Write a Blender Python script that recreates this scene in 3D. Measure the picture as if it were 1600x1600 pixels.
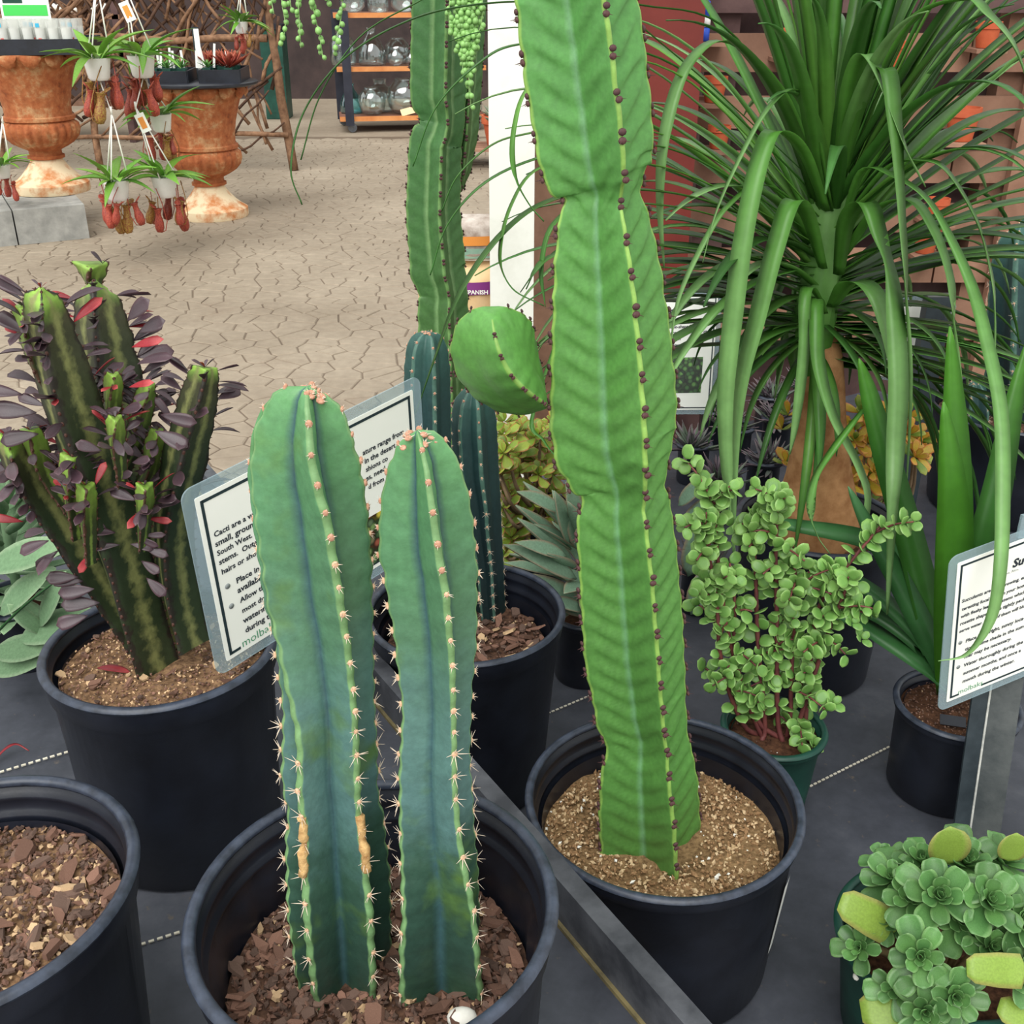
import bpy, bmesh, math, random
import numpy as np
from mathutils import Vector, Matrix, Euler, noise
for _o in list(bpy.data.objects): bpy.data.objects.remove(_o)
scene = bpy.context.scene
COL = scene.collection
V = Vector
rad = math.radians
# ------------------------------------------------------------------ camera
CAM = V((0, 0, 1.45)); PITCH = rad(26.3); F = 1700.0
CP, SP = math.cos(PITCH), math.sin(PITCH)
cd = bpy.data.cameras.new('camera'); cam = bpy.data.objects.new('camera', cd); COL.objects.link(cam)
cam.location = CAM; cam.rotation_euler = (math.pi/2 - PITCH, 0, 0)
cd.sensor_fit = 'HORIZONTAL'; cd.sensor_width = 36.0; cd.lens = 36.0*F/1600.0
cd.clip_start = 0.02; cd.clip_end = 100
scene.camera = cam
# ------------------------------------------------------------------ world, sun, exposure
w = bpy.data.worlds.new('greenhouse_daylight'); scene.world = w; w.use_nodes = True
bg = w.node_tree.nodes['Background']
bg.inputs[0].default_value = (0.98, 1.0, 0.97, 1); bg.inputs[1].default_value = 0.82
sd = bpy.data.lights.new('sun', 'SUN'); sd.energy = 2.5; sd.angle = rad(55); sd.color = (1, 0.985, 0.95)
sun = bpy.data.objects.new('sun', sd); COL.objects.link(sun); sun.rotation_euler = (rad(38), rad(-14), 0)
sun.location = (0, 0, 6)
vs = scene.view_settings
vs.view_transform = 'Standard'; vs.look = 'None'; vs.gamma = 1.0; vs.use_curve_mapping = False
vs.exposure = 0.5
# ------------------------------------------------------------------ helpers
def ray(px, py):
    u = (px-800)/F; v = (py-800)/F
    return V((u, CP-SP*v, -SP-CP*v))
def atY(px, py, Y):
    d = ray(px, py); return CAM + d*(Y/d.y)
def atZ(px, py, z):
    d = ray(px, py); return CAM + d*((z-CAM.z)/d.z)
def atD(px, py, dep): return CAM + ray(px, py)*dep
def depth(p): return (p-CAM).dot(V((0, CP, -SP)))
def mpp(p): return depth(p)/F          # metres per pixel at a point
def lin(r, g, b):
    f = lambda c: ((c/255.0+0.055)/1.055)**2.4 if c/255.0 > 0.04045 else c/255.0/12.92
    return (f(r), f(g), f(b), 1.0)
def smooth(pts, n=6):
    """Catmull-Rom through control points (Vectors)"""
    P = [V(p) for p in pts]
    if len(P) < 3: 
        return [P[0].lerp(P[1], i/(n*1.0)) for i in range(n+1)]
    Q = [P[0]*2-P[1]] + P + [P[-1]*2-P[-2]]
    out = []
    for i in range(1, len(Q)-2):
        p0, p1, p2, p3 = Q[i-1:i+3]
        for k in range(n):
            t = k/n
            out.append(0.5*((2*p1)+(p2-p0)*t+(2*p0-5*p1+4*p2-p3)*t*t+(3*p1-p0-3*p2+p3)*t*t*t))
    out.append(P[-1]); return out
def interp(tab, x):
    """piecewise linear table [(x, a, b..)]"""
    if x <= tab[0][0]: return tab[0][1:]
    for a, b in zip(tab, tab[1:]):
        if x <= b[0]:
            k = (x-a[0])/(b[0]-a[0]); k = k*k*(3-2*k)*.5+k*.5
            return tuple(p+(q-p)*k for p, q in zip(a[1:], b[1:]))
    return tab[-1][1:]
ORG = {}
class MB:
    def __init__(s): s.v = []; s.f = []; s.m = []; s.c = []
    def add(s, verts, faces, mi=0, col=None):
        o = len(s.v); s.v += [tuple(x) for x in verts]
        s.f += [tuple(i+o for i in f) for f in faces]; s.m += [mi]*len(faces)
        if col is None: s.c += [(0, 0, 0, 1)]*len(verts)
        elif isinstance(col, tuple): s.c += [col]*len(verts)
        else: s.c += list(col)
    def box(s, c, size, rz=0, mi=0, M=None):
        sx, sy, sz = [k/2 for k in size]
        vs_ = [V((x*sx, y*sy, z*sz)) for x in (-1, 1) for y in (-1, 1) for z in (-1, 1)]
        R = M if M is not None else Matrix.Rotation(rz, 3, 'Z')
        vs_ = [R @ q + V(c) for q in vs_]
        s.add(vs_, [(0, 1, 3, 2), (4, 6, 7, 5), (0, 4, 5, 1), (2, 3, 7, 6), (0, 2, 6, 4), (1, 5, 7, 3)], mi)
    def lathe(s, prof, seg=48, c=(0, 0, 0), mi=0, mod=None, close=False, axis=None):
        c = V(c); n = len(prof); vv = []; cc = []
        for i, (r, z) in enumerate(prof):
            for k in range(seg):
                a = 2*math.pi*k/seg
                rr = mod(r, z, a, i) if mod else r
                q = V((rr*math.cos(a), rr*math.sin(a), z))
                if axis is not None: q = axis @ q
                vv.append(c+q); cc.append((i/(n-1), k/seg, 0, 1))
        ff = []
        for i in range(n-1):
            for k in range(seg):
                a, b = i*seg+k, i*seg+(k+1) % seg
                ff.append((a, b, b+seg, a+seg))
        if close:
            ff.append(tuple(range(seg))[::-1]); ff.append(tuple((n-1)*seg+k for k in range(seg)))
        s.add(vv, ff, mi, cc)
    def tube(s, path, radii, seg=8, mi=0):
        n = len(path); vv = []; cc = []
        if not hasattr(radii, '__len__'): radii = [radii]*n
        up = V((0.31, 0.2, 0.93)); 
        for i, p in enumerate(path):
            t = (path[min(i+1, n-1)]-path[max(i-1, 0)])
            t = t.normalized() if t.length > 1e-9 else V((0, 0, 1))
            a = t.cross(up); 
            if a.length < 1e-3: a = t.cross(V((1, 0, 0)))
            a.normalize(); b = t.cross(a)
            for k in range(seg):
                th = 2*math.pi*k/seg
                vv.append(p+(a*math.cos(th)+b*math.sin(th))*radii[i]); cc.append((i/max(1, n-1), k/seg, 0, 1))
        ff = []
        for i in range(n-1):
            for k in range(seg):
                a, b = i*seg+k, i*seg+(k+1) % seg
                ff.append((a, b, b+seg, a+seg))
        ff.append(tuple(range(seg))[::-1]); ff.append(tuple((n-1)*seg+k for k in range(seg)))
        s.add(vv, ff, mi, cc)
    def ball(s, c, r, seg=10, ring=6, mi=0, M=None):
        c = V(c); r = V(r) if hasattr(r, '__len__') else V((r, r, r))
        vv = [V((0, 0, -1))]; 
        for i in range(1, ring):
            ph = -math.pi/2+math.pi*i/ring
            for k in range(seg):
                a = 2*math.pi*k/seg
                vv.append(V((math.cos(ph)*math.cos(a), math.cos(ph)*math.sin(a), math.sin(ph))))
        vv.append(V((0, 0, 1)))
        ff = [(0, 1+(k+1) % seg, 1+k) for k in range(seg)]
        for i in range(ring-2):
            for k in range(seg):
                a, b = 1+i*seg+k, 1+i*seg+(k+1) % seg
                ff.append((a, b, b+seg, a+seg))
        l = 1+(ring-2)*seg; e = len(vv)-1
        ff += [(l+k, l+(k+1) % seg, e) for k in range(seg)]
        vv = [V((q.x*r.x, q.y*r.y, q.z*r.z)) for q in vv]
        if M is not None: vv = [M @ q for q in vv]
        s.add([c+q for q in vv], ff, mi)
    def blade(s, path, widths, thick=0.0008, fold=0.25, side=None, mi=0, twist=0.0, nrm=None):
        """long leaf: closed 4-point section, keel folded; widths = full widths per point"""
        n = len(path); vv = []; cc = []; last = None
        for i, p in enumerate(path):
            t = (path[min(i+1, n-1)]-path[max(i-1, 0)]).normalized()
            if nrm is not None: sd_ = t.cross(nrm)
            else: sd_ = V(side) if side is not None else t.cross(V((0, 0, 1)))
            if sd_.length < 0.15: sd_ = last if last is not None else t.cross(V((0.2, 1, 0)))
            sd_ = (sd_-t*sd_.dot(t)).normalized()
            if last is not None and sd_.dot(last) < 0: sd_ = -sd_
            if last is not None: sd_ = (sd_+last*1.2).normalized()
            last = sd_.copy()
            if twist: sd_ = Matrix.Rotation(twist*i/n, 3, t) @ sd_
            no = sd_.cross(t).normalized(); h = widths[i]/2
            vv += [p-sd_*h+no*h*fold, p-no*thick, p+sd_*h+no*h*fold, p+no*thick]
            k = i/(n-1); cc += [(k, 1, 0, 1), (k, 0, 0, 1), (k, 1, 0, 1), (k, 0, 0, 1)]
        ff = []
        for i in range(n-1):
            for k in range(4):
                a, b = i*4+k, i*4+(k+1) % 4
                ff.append((a, b, b+4, a+4))
        ff.append((3, 2, 1, 0)); ff.append(tuple((n-1)*4+k for k in range(4)))
        s.add(vv, ff, mi, cc)
    def mesh(s, name, mats, org=V((0, 0, 0)), smooth=True):
        me = bpy.data.meshes.new(name)
        vv = [(x[0]-org[0], x[1]-org[1], x[2]-org[2]) for x in s.v]
        me.from_pydata(vv, [], s.f)
        for m in (mats if isinstance(mats, (list, tuple)) else [mats]): me.materials.append(m)
        me.polygons.foreach_set('material_index', s.m)
        if smooth: me.polygons.foreach_set('use_smooth', [True]*len(s.f))
        at = me.color_attributes.new('Col', 'FLOAT_COLOR', 'POINT')
        at.data.foreach_set('color', [q for c in s.c for q in c])
        me.update(); return me
    def build(s, name, mats, parent=None, smooth=True, sharp=None, local=False):
        org = ORG[parent.name] if (parent is not None and not local) else V((0, 0, 0))
        me = s.mesh(name, mats, org, smooth)
        if sharp: 
            try: me.set_sharp_from_angle(angle=rad(sharp))
            except Exception: pass
        o = bpy.data.objects.new(name, me); COL.objects.link(o)
        if parent is not None: o.parent = parent
        ORG[o.name] = org.copy(); return o
def tag(o, label=None, cat=None, group=None, kind=None):
    if label: o['label'] = label
    if cat: o['category'] = cat
    if group: o['group'] = group
    if kind: o['kind'] = kind
    return o
def thing(name, label, cat, loc=(0, 0, 0), group=None, matrix=None):
    o = bpy.data.objects.new(name, None); COL.objects.link(o)
    o.empty_display_size = 0.02
    if matrix is not None: o.matrix_world = matrix
    else: o.location = loc
    ORG[o.name] = V(loc) if matrix is None else V((0, 0, 0))
    return tag(o, label, cat, group)
def inst(name, me, parent, M):
    """copy of a shared mesh placed by a world matrix under an unrotated parent"""
    o = bpy.data.objects.new(name, me); COL.objects.link(o); o.parent = parent
    o.matrix_local = Matrix.Translation(-ORG[parent.name]) @ M
    return o
def frame(p, z, up=V((0, 0, 1)), roll=0.0, s=1.0):
    """matrix: local z -> z, local y ~ up"""
    z = V(z).normalized(); y = up-z*up.dot(z)
    if y.length < 1e-3: y = V((0, 1, 0))-z*z.y
    y.normalize(); x = y.cross(z)
    R = Matrix((x, y, z)).transposed().to_4x4()
    sc = Matrix.Diagonal((s, s, s, 1)) if not hasattr(s, '__len__') else Matrix.Diagonal((s[0], s[1], s[2], 1))
    return Matrix.Translation(p) @ R @ Matrix.Rotation(roll, 4, 'Z') @ sc
def along(p, y, up=V((0, 0, 1)), roll=0.0, s=1.0):
    """matrix for leaves: local y -> y direction, local z ~ up"""
    y = V(y).normalized(); z = up-y*up.dot(y)
    if z.length < 1e-3: z = V((0, 1, 0.2))-y*y.y
    z.normalize(); x = y.cross(z)
    R = Matrix((x, y, z)).transposed().to_4x4()
    sc = Matrix.Diagonal((s, s, s, 1)) if not hasattr(s, '__len__') else Matrix.Diagonal((s[0], s[1], s[2], 1))
    return Matrix.Translation(p) @ R @ Matrix.Rotation(roll, 4, 'Y') @ sc
# ------------------------------------------------------------------ materials
def newmat(name):
    m = bpy.data.materials.new(name); m.use_nodes = True
    nt = m.node_tree; b = nt.nodes['Principled BSDF']; return m, nt, b
def nd(nt, typ, **kw):
    n = nt.nodes.new(typ)
    for k, v in kw.items(): setattr(n, k, v)
    return n
def mix(nt, fac, a, b, mode='MIX'):
    n = nd(nt, 'ShaderNodeMix', data_type='RGBA', blend_type=mode)
    for s_, val in ((0, fac), (6, a), (7, b)):
        if hasattr(val, 'links') or hasattr(val, 'is_linked'): nt.links.new(val, n.inputs[s_])
        else: n.inputs[s_].default_value = val
    return n.outputs[2]
def ramp(nt, x, stops):
    n = nd(nt, 'ShaderNodeValToRGB'); nt.links.new(x, n.inputs[0])
    el = n.color_ramp.elements
    while len(el) < len(stops): el.new(0.5)
    for e, (p, c) in zip(el, stops): e.position = p; e.color = c
    return n.outputs[0]
def noisetex(nt, scale, detail=4, coord='Object', rough=0.6, out=0):
    tc = nd(nt, 'ShaderNodeTexCoord'); n = nd(nt, 'ShaderNodeTexNoise')
    n.inputs['Scale'].default_value = scale; n.inputs['Detail'].default_value = detail; n.inputs['Roughness'].default_value = rough
    nt.links.new(tc.outputs[coord], n.inputs['Vector']); return n.outputs[out]
def bump(nt, b, h, strength=0.3, dist=0.002):
    n = nd(nt, 'ShaderNodeBump'); n.inputs['Strength'].default_value = strength; n.inputs['Distance'].default_value = dist
    nt.links.new(h, n.inputs['Height']); nt.links.new(n.outputs[0], b.inputs['Normal'])
def pm(name, c1, c2=None, scale=8, rough=0.6, bumps=0, bscale=80, spec=0.4, metal=0, lo=0.35, hi=0.65, rnd=0.0, detail=5):
    """noise between two colours + optional bump + per-object brightness change"""
    m, nt, b = newmat(name)
    c1 = lin(*c1); c2 = lin(*c2) if c2 else c1
    nz = noisetex(nt, scale, detail)
    col = ramp(nt, nz, [(lo, c1), (hi, c2)])
    if rnd:
        oi = nd(nt, 'ShaderNodeObjectInfo')
        k = ramp(nt, oi.outputs['Random'], [(0, (1-rnd, 1-rnd, 1-rnd, 1)), (1, (1+rnd, 1+rnd, 1+rnd, 1))])
        col = mix(nt, 1.0, col, k, 'MULTIPLY')
    nt.links.new(col, b.inputs['Base Color'])
    b.inputs['Roughness'].default_value = rough; b.inputs['Specular IOR Level'].default_value = spec; b.inputs['Metallic'].default_value = metal
    if bumps: bump(nt, b, noisetex(nt, bscale, 6), bumps)
    return m
def leafmat(name, base, tip, edge=None, rough=0.45, trans=0.25, rnd=0.2, tippos=(0.6, 1.0), alt=None, spec=0.35, streak=0):
    """Col.r runs base->tip, Col.g centre->edge; per-object variation; some light passes through"""
    m, nt, b = newmat(name)
    at = nd(nt, 'ShaderNodeAttribute', attribute_name='Col'); sep = nd(nt, 'ShaderNodeSeparateColor'); nt.links.new(at.outputs['Color'], sep.inputs[0])
    c0 = lin(*base)
    oi = nd(nt, 'ShaderNodeObjectInfo')
    if alt is not None:
        c0 = ramp(nt, oi.outputs['Random'], [(0.25, lin(*base)), (0.85, lin(*alt))])
    f = ramp(nt, sep.outputs[0], [(tippos[0], (0, 0, 0, 1)), (tippos[1], (1, 1, 1, 1))])
    col = mix(nt, f, c0, lin(*tip))
    if edge is not None:
        fe = ramp(nt, sep.outputs[1], [(0.72, (0, 0, 0, 1)), (1.0, (1, 1, 1, 1))])
        col = mix(nt, fe, col, lin(*edge))
    if streak:
        fs = ramp(nt, sep.outputs[1], [(0.0, (1-streak, 1-streak, 1-streak, 1)), (0.5, (1, 1, 1, 1)), (1.0, (1+streak, 1+streak, 1+streak, 1))])
        col = mix(nt, 1.0, col, fs, 'MULTIPLY')
    nz = noisetex(nt, 30, 3)
    k2 = ramp(nt, nz, [(0.3, (0.85, 0.85, 0.85, 1)), (0.7, (1.12, 1.12, 1.12, 1))])
    col = mix(nt, 1.0, col, k2, 'MULTIPLY')
    wn = nd(nt, 'ShaderNodeTexWhiteNoise', noise_dimensions='1D'); nt.links.new(oi.outputs['Random'], wn.inputs['W'])
    k = ramp(nt, wn.outputs['Value'], [(0, (1-rnd, 1-rnd, 1-rnd, 1)), (1, (1+rnd, 1+rnd, 1+rnd, 1))])
    col = mix(nt, 1.0, col, k, 'MULTIPLY')
    nt.links.new(col, b.inputs['Base Color']); b.inputs['Roughness'].default_value = rough; b.inputs['Specular IOR Level'].default_value = spec
    if trans:
        tr = nd(nt, 'ShaderNodeBsdfTranslucent'); nt.links.new(col, tr.inputs[0]); mx = nd(nt, 'ShaderNodeMixShader'); mx.inputs[0].default_value = trans
        nt.links.new(b.outputs[0], mx.inputs[1]); nt.links.new(tr.outputs[0], mx.inputs[2])
        nt.links.new(mx.outputs[0], nt.nodes['Material Output'].inputs[0])
    return m
M_ = {}
M_['plastic'] = pm('black_pot_plastic', (19, 21, 29), (30, 34, 45), 14, 0.38, 0.12, 90, 0.5)
M_['rimplastic'] = pm('scuffed_pot_rim', (32, 38, 50), (58, 66, 82), 60, 0.42, 0.15, 120, 0.5)
M_['greenplastic'] = pm('green_pot_plastic', (18, 58, 48), (30, 78, 66), 10, 0.45, 0.1, 80)
M_['whiteplastic'] = pm('white_pot_plastic', (226, 228, 224), (240, 240, 236), 8, 0.5)
M_['bark'] = pm('bark_soil', (50, 36, 30), (104, 76, 60), 120, 0.95, 0.8, 220, 0.2)
M_['finebark'] = pm('fine_bark_soil', (84, 62, 46), (150, 118, 88), 160, 0.95, 0.8, 260, 0.2)
M_['sand'] = pm('sandy_soil', (96, 74, 50), (146, 118, 84), 200, 0.95, 0.8, 300, 0.2)
M_['peat'] = pm('peat_soil', (52, 34, 26), (96, 66, 48), 120, 0.97, 0.8, 200, 0.15)
M_['chip_a'] = pm('bark_chip_red', (100, 72, 60), (142, 108, 92), 60, 0.85, 0.4, 160, 0.25, rnd=0.35)
M_['chip_b'] = pm('bark_chip_brown', (80, 62, 54), (126, 102, 90), 60, 0.88, 0.4, 160, 0.25, rnd=0.35)
M_['chip_c'] = pm('bark_chip_pale', (176, 142, 106), (216, 186, 148), 60, 0.85, 0.4, 160, 0.25, rnd=0.25)
M_['perlite'] = pm('white_perlite', (226, 224, 214), (246, 244, 236), 60, 0.9)
M_['fabric'] = None
def fabric_mat(name='black_landscape_fabric'):
    m, nt, b = newmat(name)
    col = ramp(nt, noisetex(nt, 5, 6, rough=0.7), [(0.35, lin(46, 49, 57)), (0.55, lin(66, 69, 78)), (0.75, lin(90, 92, 100))])
    sp = ramp(nt, noisetex(nt, 75, 3), [(0.66, (0, 0, 0, 1)), (0.78, (1, 1, 1, 1))])
    col = mix(nt, sp, col, lin(94, 86, 78))
    nt.links.new(col, b.inputs['Base Color']); b.inputs['Roughness'].default_value = 0.62; b.inputs['Specular IOR Level'].default_value = 0.45
    tc = nd(nt, 'ShaderNodeTexCoord'); ck = nd(nt, 'ShaderNodeTexBrick'); ck.inputs['Scale'].default_value = 240
    nt.links.new(tc.outputs['Object'], ck.inputs['Vector']); bump(nt, b, ck.outputs['Fac'], 0.15, 0.0006)
    return m
M_['fabric'] = fabric_mat()
M_['rail'] = pm('dark_painted_rail', (48, 50, 56), (84, 86, 92), 18, 0.6, 0.2, 120, 0.4)
M_['yellowline'] = pm('tan_fabric_edge', (84, 76, 54), (124, 112, 76), 40, 0.8)
M_['stitch'] = pm('pale_stitch_thread', (196, 190, 172), (222, 216, 200), 30, 0.8)
M_['frame'] = pm('grey_bench_metal', (96, 100, 106), (128, 132, 138), 12, 0.5, metal=0.3)
M_['paper'] = pm('white_sign_paper', (244, 246, 238), (250, 251, 245), 5, 0.5)
M_['ink'] = pm('dark_sign_ink', (36, 44, 54), None, 5, 0.6)
M_['border'] = pm('navy_sign_border', (32, 50, 56), None, 5, 0.6)
M_['grey_ink'] = pm('grey_sign_ink', (140, 146, 146), None, 5, 0.6)
M_['green_ink'] = pm('green_sign_ink', (64, 140, 104), (84, 156, 116), 5, 0.6)
def laminate_mat():
    m, nt, b = newmat('clear_laminate')
    b.inputs['Base Color'].default_value = lin(186, 206, 214); b.inputs['Roughness'].default_value = 0.12; b.inputs['Specular IOR Level'].default_value = 0.6
    tr = nd(nt, 'ShaderNodeBsdfTransparent'); tr.inputs[0].default_value = (0.86, 0.93, 0.95, 1)
    mx = nd(nt, 'ShaderNodeMixShader'); mx.inputs[0].default_value = 0.68
    nt.links.new(b.outputs[0], mx.inputs[1]); nt.links.new(tr.outputs[0], mx.inputs[2]); nt.links.new(mx.outputs[0], nt.nodes['Material Output'].inputs[0])
    return m
M_['laminate'] = laminate_mat()
M_['post'] = pm('dark_metal_post', (28, 38, 44), (52, 62, 68), 14, 0.5, 0.25, 70, 0.4)
M_['postside'] = pm('grey_metal_post', (50, 56, 58), (82, 86, 86), 16, 0.55, 0.3, 70, 0.4)
M_['postedge'] = pm('worn_post_edge', (150, 152, 148), (190, 190, 184), 60, 0.6)
def glass_mat(name, tint=(0.93, 0.97, 0.96)):
    m, nt, b = newmat(name)
    b.inputs['Base Color'].default_value = (*tint, 1); b.inputs['Roughness'].default_value = 0.03
    b.inputs['Specular IOR Level'].default_value = 1.0; b.inputs['Coat Weight'].default_value = 0.5
    tr = nd(nt, 'ShaderNodeBsdfTransparent'); tr.inputs[0].default_value = (*tint, 1)
    lw = nd(nt, 'ShaderNodeLayerWeight'); lw.inputs[0].default_value = 0.35
    rp = ramp(nt, lw.outputs['Facing'], [(0.0, (0.88, 0.88, 0.88, 1)), (0.6, (0.7, 0.7, 0.7, 1)), (1.0, (0.22, 0.22, 0.22, 1))])
    gl = nd(nt, 'ShaderNodeBsdfGlossy'); gl.inputs['Roughness'].default_value = 0.05; gl.inputs[0].default_value = (0.9, 0.93, 0.95, 1)
    mx = nd(nt, 'ShaderNodeMixShader'); nt.links.new(rp, mx.inputs[0])
    nt.links.new(gl.outputs[0], mx.inputs[1]); nt.links.new(tr.outputs[0], mx.inputs[2]); nt.links.new(mx.outputs[0], nt.nodes['Material Output'].inputs[0])
    return m
M_['glass'] = glass_mat('clear_glass')
M_['aquaglass'] = glass_mat('aqua_glass', (0.6, 0.86, 0.88))
# ------------------------------------------------------------------ floor, wall, benches
Z1, Z2 = 0.56, 0.355                       # bench tops
NV, TV = V((0.852, 0.523, 0)), V((-0.523, 0.852, 0))
def nt_(n, t, z): return NV*n + TV*t + V((0, 0, z))
def floor_mats():
    out = []
    for nm, a, b_ in (('stamped_concrete', (132, 119, 103), (162, 149, 132)), ('concrete_joint', (100, 86, 73), (122, 108, 93))):
        m, nt, b = newmat(nm)
        big = ramp(nt, noisetex(nt, 0.9, 5), [(0.3, lin(*a)), (0.7, lin(*b_))])
        fine = ramp(nt, noisetex(nt, 22, 6), [(0.3, (0.86, 0.85, 0.84, 1)), (0.7, (1.07, 1.07, 1.06, 1))])
        col = mix(nt, 1.0, big, fine, 'MULTIPLY')
        st = ramp(nt, noisetex(nt, 2.6, 6, rough=0.75), [(0.56, (0, 0, 0, 1)), (0.74, (0.5, 0.5, 0.5, 1))])
        col = mix(nt, st, col, lin(122, 104, 88))
        nt.links.new(col, b.inputs['Base Color']); b.inputs['Roughness'].default_value = 0.7; b.inputs['Specular IOR Level'].default_value = 0.3
        bump(nt, b, noisetex(nt, 30, 6), 0.35, 0.004); out.append(m)
    return out
M_['stone'], M_['joint'] = floor_mats()
def build_floor():
    mb = MB(); mb.add([(-16, -3, -0.0045), (16, -3, -0.0045), (16, 16, -0.0045), (-16, 16, -0.0045), (-16, -3, -0.2), (16, -3, -0.2), (16, 16, -0.2), (-16, 16, -0.2)],
                      [(0, 1, 2, 3), (7, 6, 5, 4), (0, 4, 5, 1), (1, 5, 6, 2), (2, 6, 7, 3), (3, 7, 4, 0)])
    fl = mb.build('floor', M_['stone'], smooth=False); tag(fl, kind='structure')
    bed = MB(); bed.add([(-7.2, 1.7, -.004), (3.4, 1.7, -.004), (3.4, 11.4, -.004), (-7.2, 11.4, -.004)], [(0, 1, 2, 3)]); bed.build('joint_bed', M_['joint'], fl, smooth=False)
    rng = random.Random(5); S = 0.125
    nx, ny = 88, 88; X0, Y0 = -7.4, 1.6
    pts = {}
    for i in range(nx):
        for j in range(ny):
            pts[i, j] = (X0+(i+0.5*(j % 2)+rng.uniform(-.46, .46))*S, Y0+(j+rng.uniform(-.46, .46))*S*0.9)
    cells = []
    for i in range(2, nx-2):
        for j in range(2, ny-2):
            cx, cy = pts[i, j]
            d = V((cx, cy, 0))-CAM; dp = d.y*CP-d.z*SP; u = d.x/dp*F+800; v = (-d.y*SP-d.z*CP)/dp*F+800
            if u < -900 or u > 2000 or v > 900: continue
            poly = [(cx-S*1.5, cy-S*1.5), (cx+S*1.5, cy-S*1.5), (cx+S*1.5, cy+S*1.5), (cx-S*1.5, cy+S*1.5)]
            for di in range(-2, 3):
                for dj in range(-2, 3):
                    if di == dj == 0: continue
                    qx, qy = pts[i+di, j+dj]
                    dx, dy = qx-cx, qy-cy; L = math.hypot(dx, dy); dx /= L; dy /= L
                    lim = L/2-0.0032
                    new = []
                    for k in range(len(poly)):
                        a, b = poly[k], poly[(k+1) % len(poly)]
                        da = (a[0]-cx)*dx+(a[1]-cy)*dy-lim; db = (b[0]-cx)*dx+(b[1]-cy)*dy-lim
                        if da <= 0: new.append(a)
                        if da*db < 0:
                            tt = da/(da-db); new.append((a[0]+(b[0]-a[0])*tt, a[1]+(b[1]-a[1])*tt))
                    poly = new
                    if len(poly) < 3: break
                if len(poly) < 3: break
            if len(poly) >= 3: cells.append((cx, cy, u, v, poly))
    def stone(mb, c):
        cx, cy, u, v, poly = c; n = len(poly); h = rng.uniform(-0.0012, 0.0012)
        tx, ty = rng.uniform(-.006, .006), rng.uniform(-.006, .006)
        bot = [(x, y, -0.012) for x, y in poly]
        e = [(x, y, -0.0032) for x, y in poly]
        top = [(cx+(x-cx)*.93, cy+(y-cy)*.93, h+(x-cx)*tx+(y-cy)*ty) for x, y in poly]
        ff = [tuple(range(2*n, 3*n))]
        for k in range(n):
            q = (k+1) % n
            ff += [(k, q, n+q, n+k), (n+k, n+q, 2*n+q, 2*n+k)]
        mb.add(bot+e+top, ff)
    cells.sort(key=lambda c: (0 if (0 < c[2] < 770 and c[3] < 640) else 1, -c[3]))
    for c in cells[:300]:
        mb = MB(); stone(mb, c); mb.build('paving_stone', M_['stone'], fl, smooth=False)
    mb = MB()
    for c in cells[300:]: stone(mb, c)
    tag(mb.build('paving_stones', M_['stone'], fl, smooth=False), kind='stuff')
build_floor()
M_['darkwall'] = pm('dark_shop_wall', (44, 34, 34), (66, 52, 50), 3, 0.8)
mb = MB(); mb.box((0, 15.2, 2.0), (32, 0.2, 4.4)); tag(mb.build('wall_back', M_['darkwall'], smooth=False), kind='structure')

def bench(name, label, n0, n1, t0, t1, z, rail, lines):
    th = thing(name, label, 'bench', nt_((n0+n1)/2, (t0+t1)/2, 0))
    A = math.atan2(NV.y, NV.x)
    def bx(nm, na, nb, ta, tb, za, zb, mt):
        m = MB(); m.box(nt_((na+nb)/2, (ta+tb)/2, (za+zb)/2), (nb-na, tb-ta, zb-za), A); return m.build(nm, mt, th, smooth=False)
    bx('table_board', n0, n1, t0, t1, z-0.03, z-0.003, M_['frame'])
    # fabric sheet with gentle wrinkles
    m = MB(); N, T = 50, 60; vv = []
    for i in range(N+1):
        for j in range(T+1):
            p = nt_(n0+(n1-n0)*i/N, t0+(t1-t0)*j/T, 0)
            vv.append((p.x, p.y, z-0.0015+0.0016*noise.noise(V((p.x*5, p.y*5, z)))))
    m.add(vv, [(i*(T+1)+j, (i+1)*(T+1)+j, (i+1)*(T+1)+j+1, i*(T+1)+j+1) for i in range(N) for j in range(T)])
    fb = m.build('fabric_cover', M_['fabric'], th)
    sm = MB()
    for (a, b) in lines:
        d = (b-a); L = d.length; d.normalize(); k = 0.0
        while k < L:
            p = a+d*k; sm.box((p.x, p.y, z+0.0015), (0.0055, 0.0028, 0.0016), math.atan2(d.y, d.x)); k += 0.0085
    tag(sm.build('stitch_line', M_['stitch'], fb, smooth=False), kind='stuff')
    for na in (n0+0.06, n1-0.1):
        for ta in (t0+0.06, t1-0.1):
            bx('leg', na, na+0.05, ta, ta+0.05, 0, z-0.028, M_['frame'])
    if rail:
        bx('edge_rail', n1, n1+0.0215, t0, t1, z-0.17, z+0.056, M_['rail'])
        bx('rail_trim', n1-0.004, n1+0.001, t0, t1, z-0.002, z+0.003, M_['yellowline'])
    return th
def stitch(pa, pb, z):
    a, b = atZ(*pa, z), atZ(*pb, z); d = b-a
    return (a-d*1.2, b+d*1.2)
bench('display_bench', 'higher display bench under grey-black fabric with a raised edge rail', -0.95, 0.477, 0.28, 2.03, Z1, True,
      [stitch((20, 1202), (90, 1181), Z1), stitch((228, 1475), (287, 1456), Z1)])
bench('display_bench', 'lower wide display bench under grey-black fabric behind the rail', 0.502, 2.5, 0.15, 2.03, Z2, False,
      [stitch((1275, 1225), (1405, 1160), Z2), stitch((872, 1109), (905, 1095), Z2)])

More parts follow.
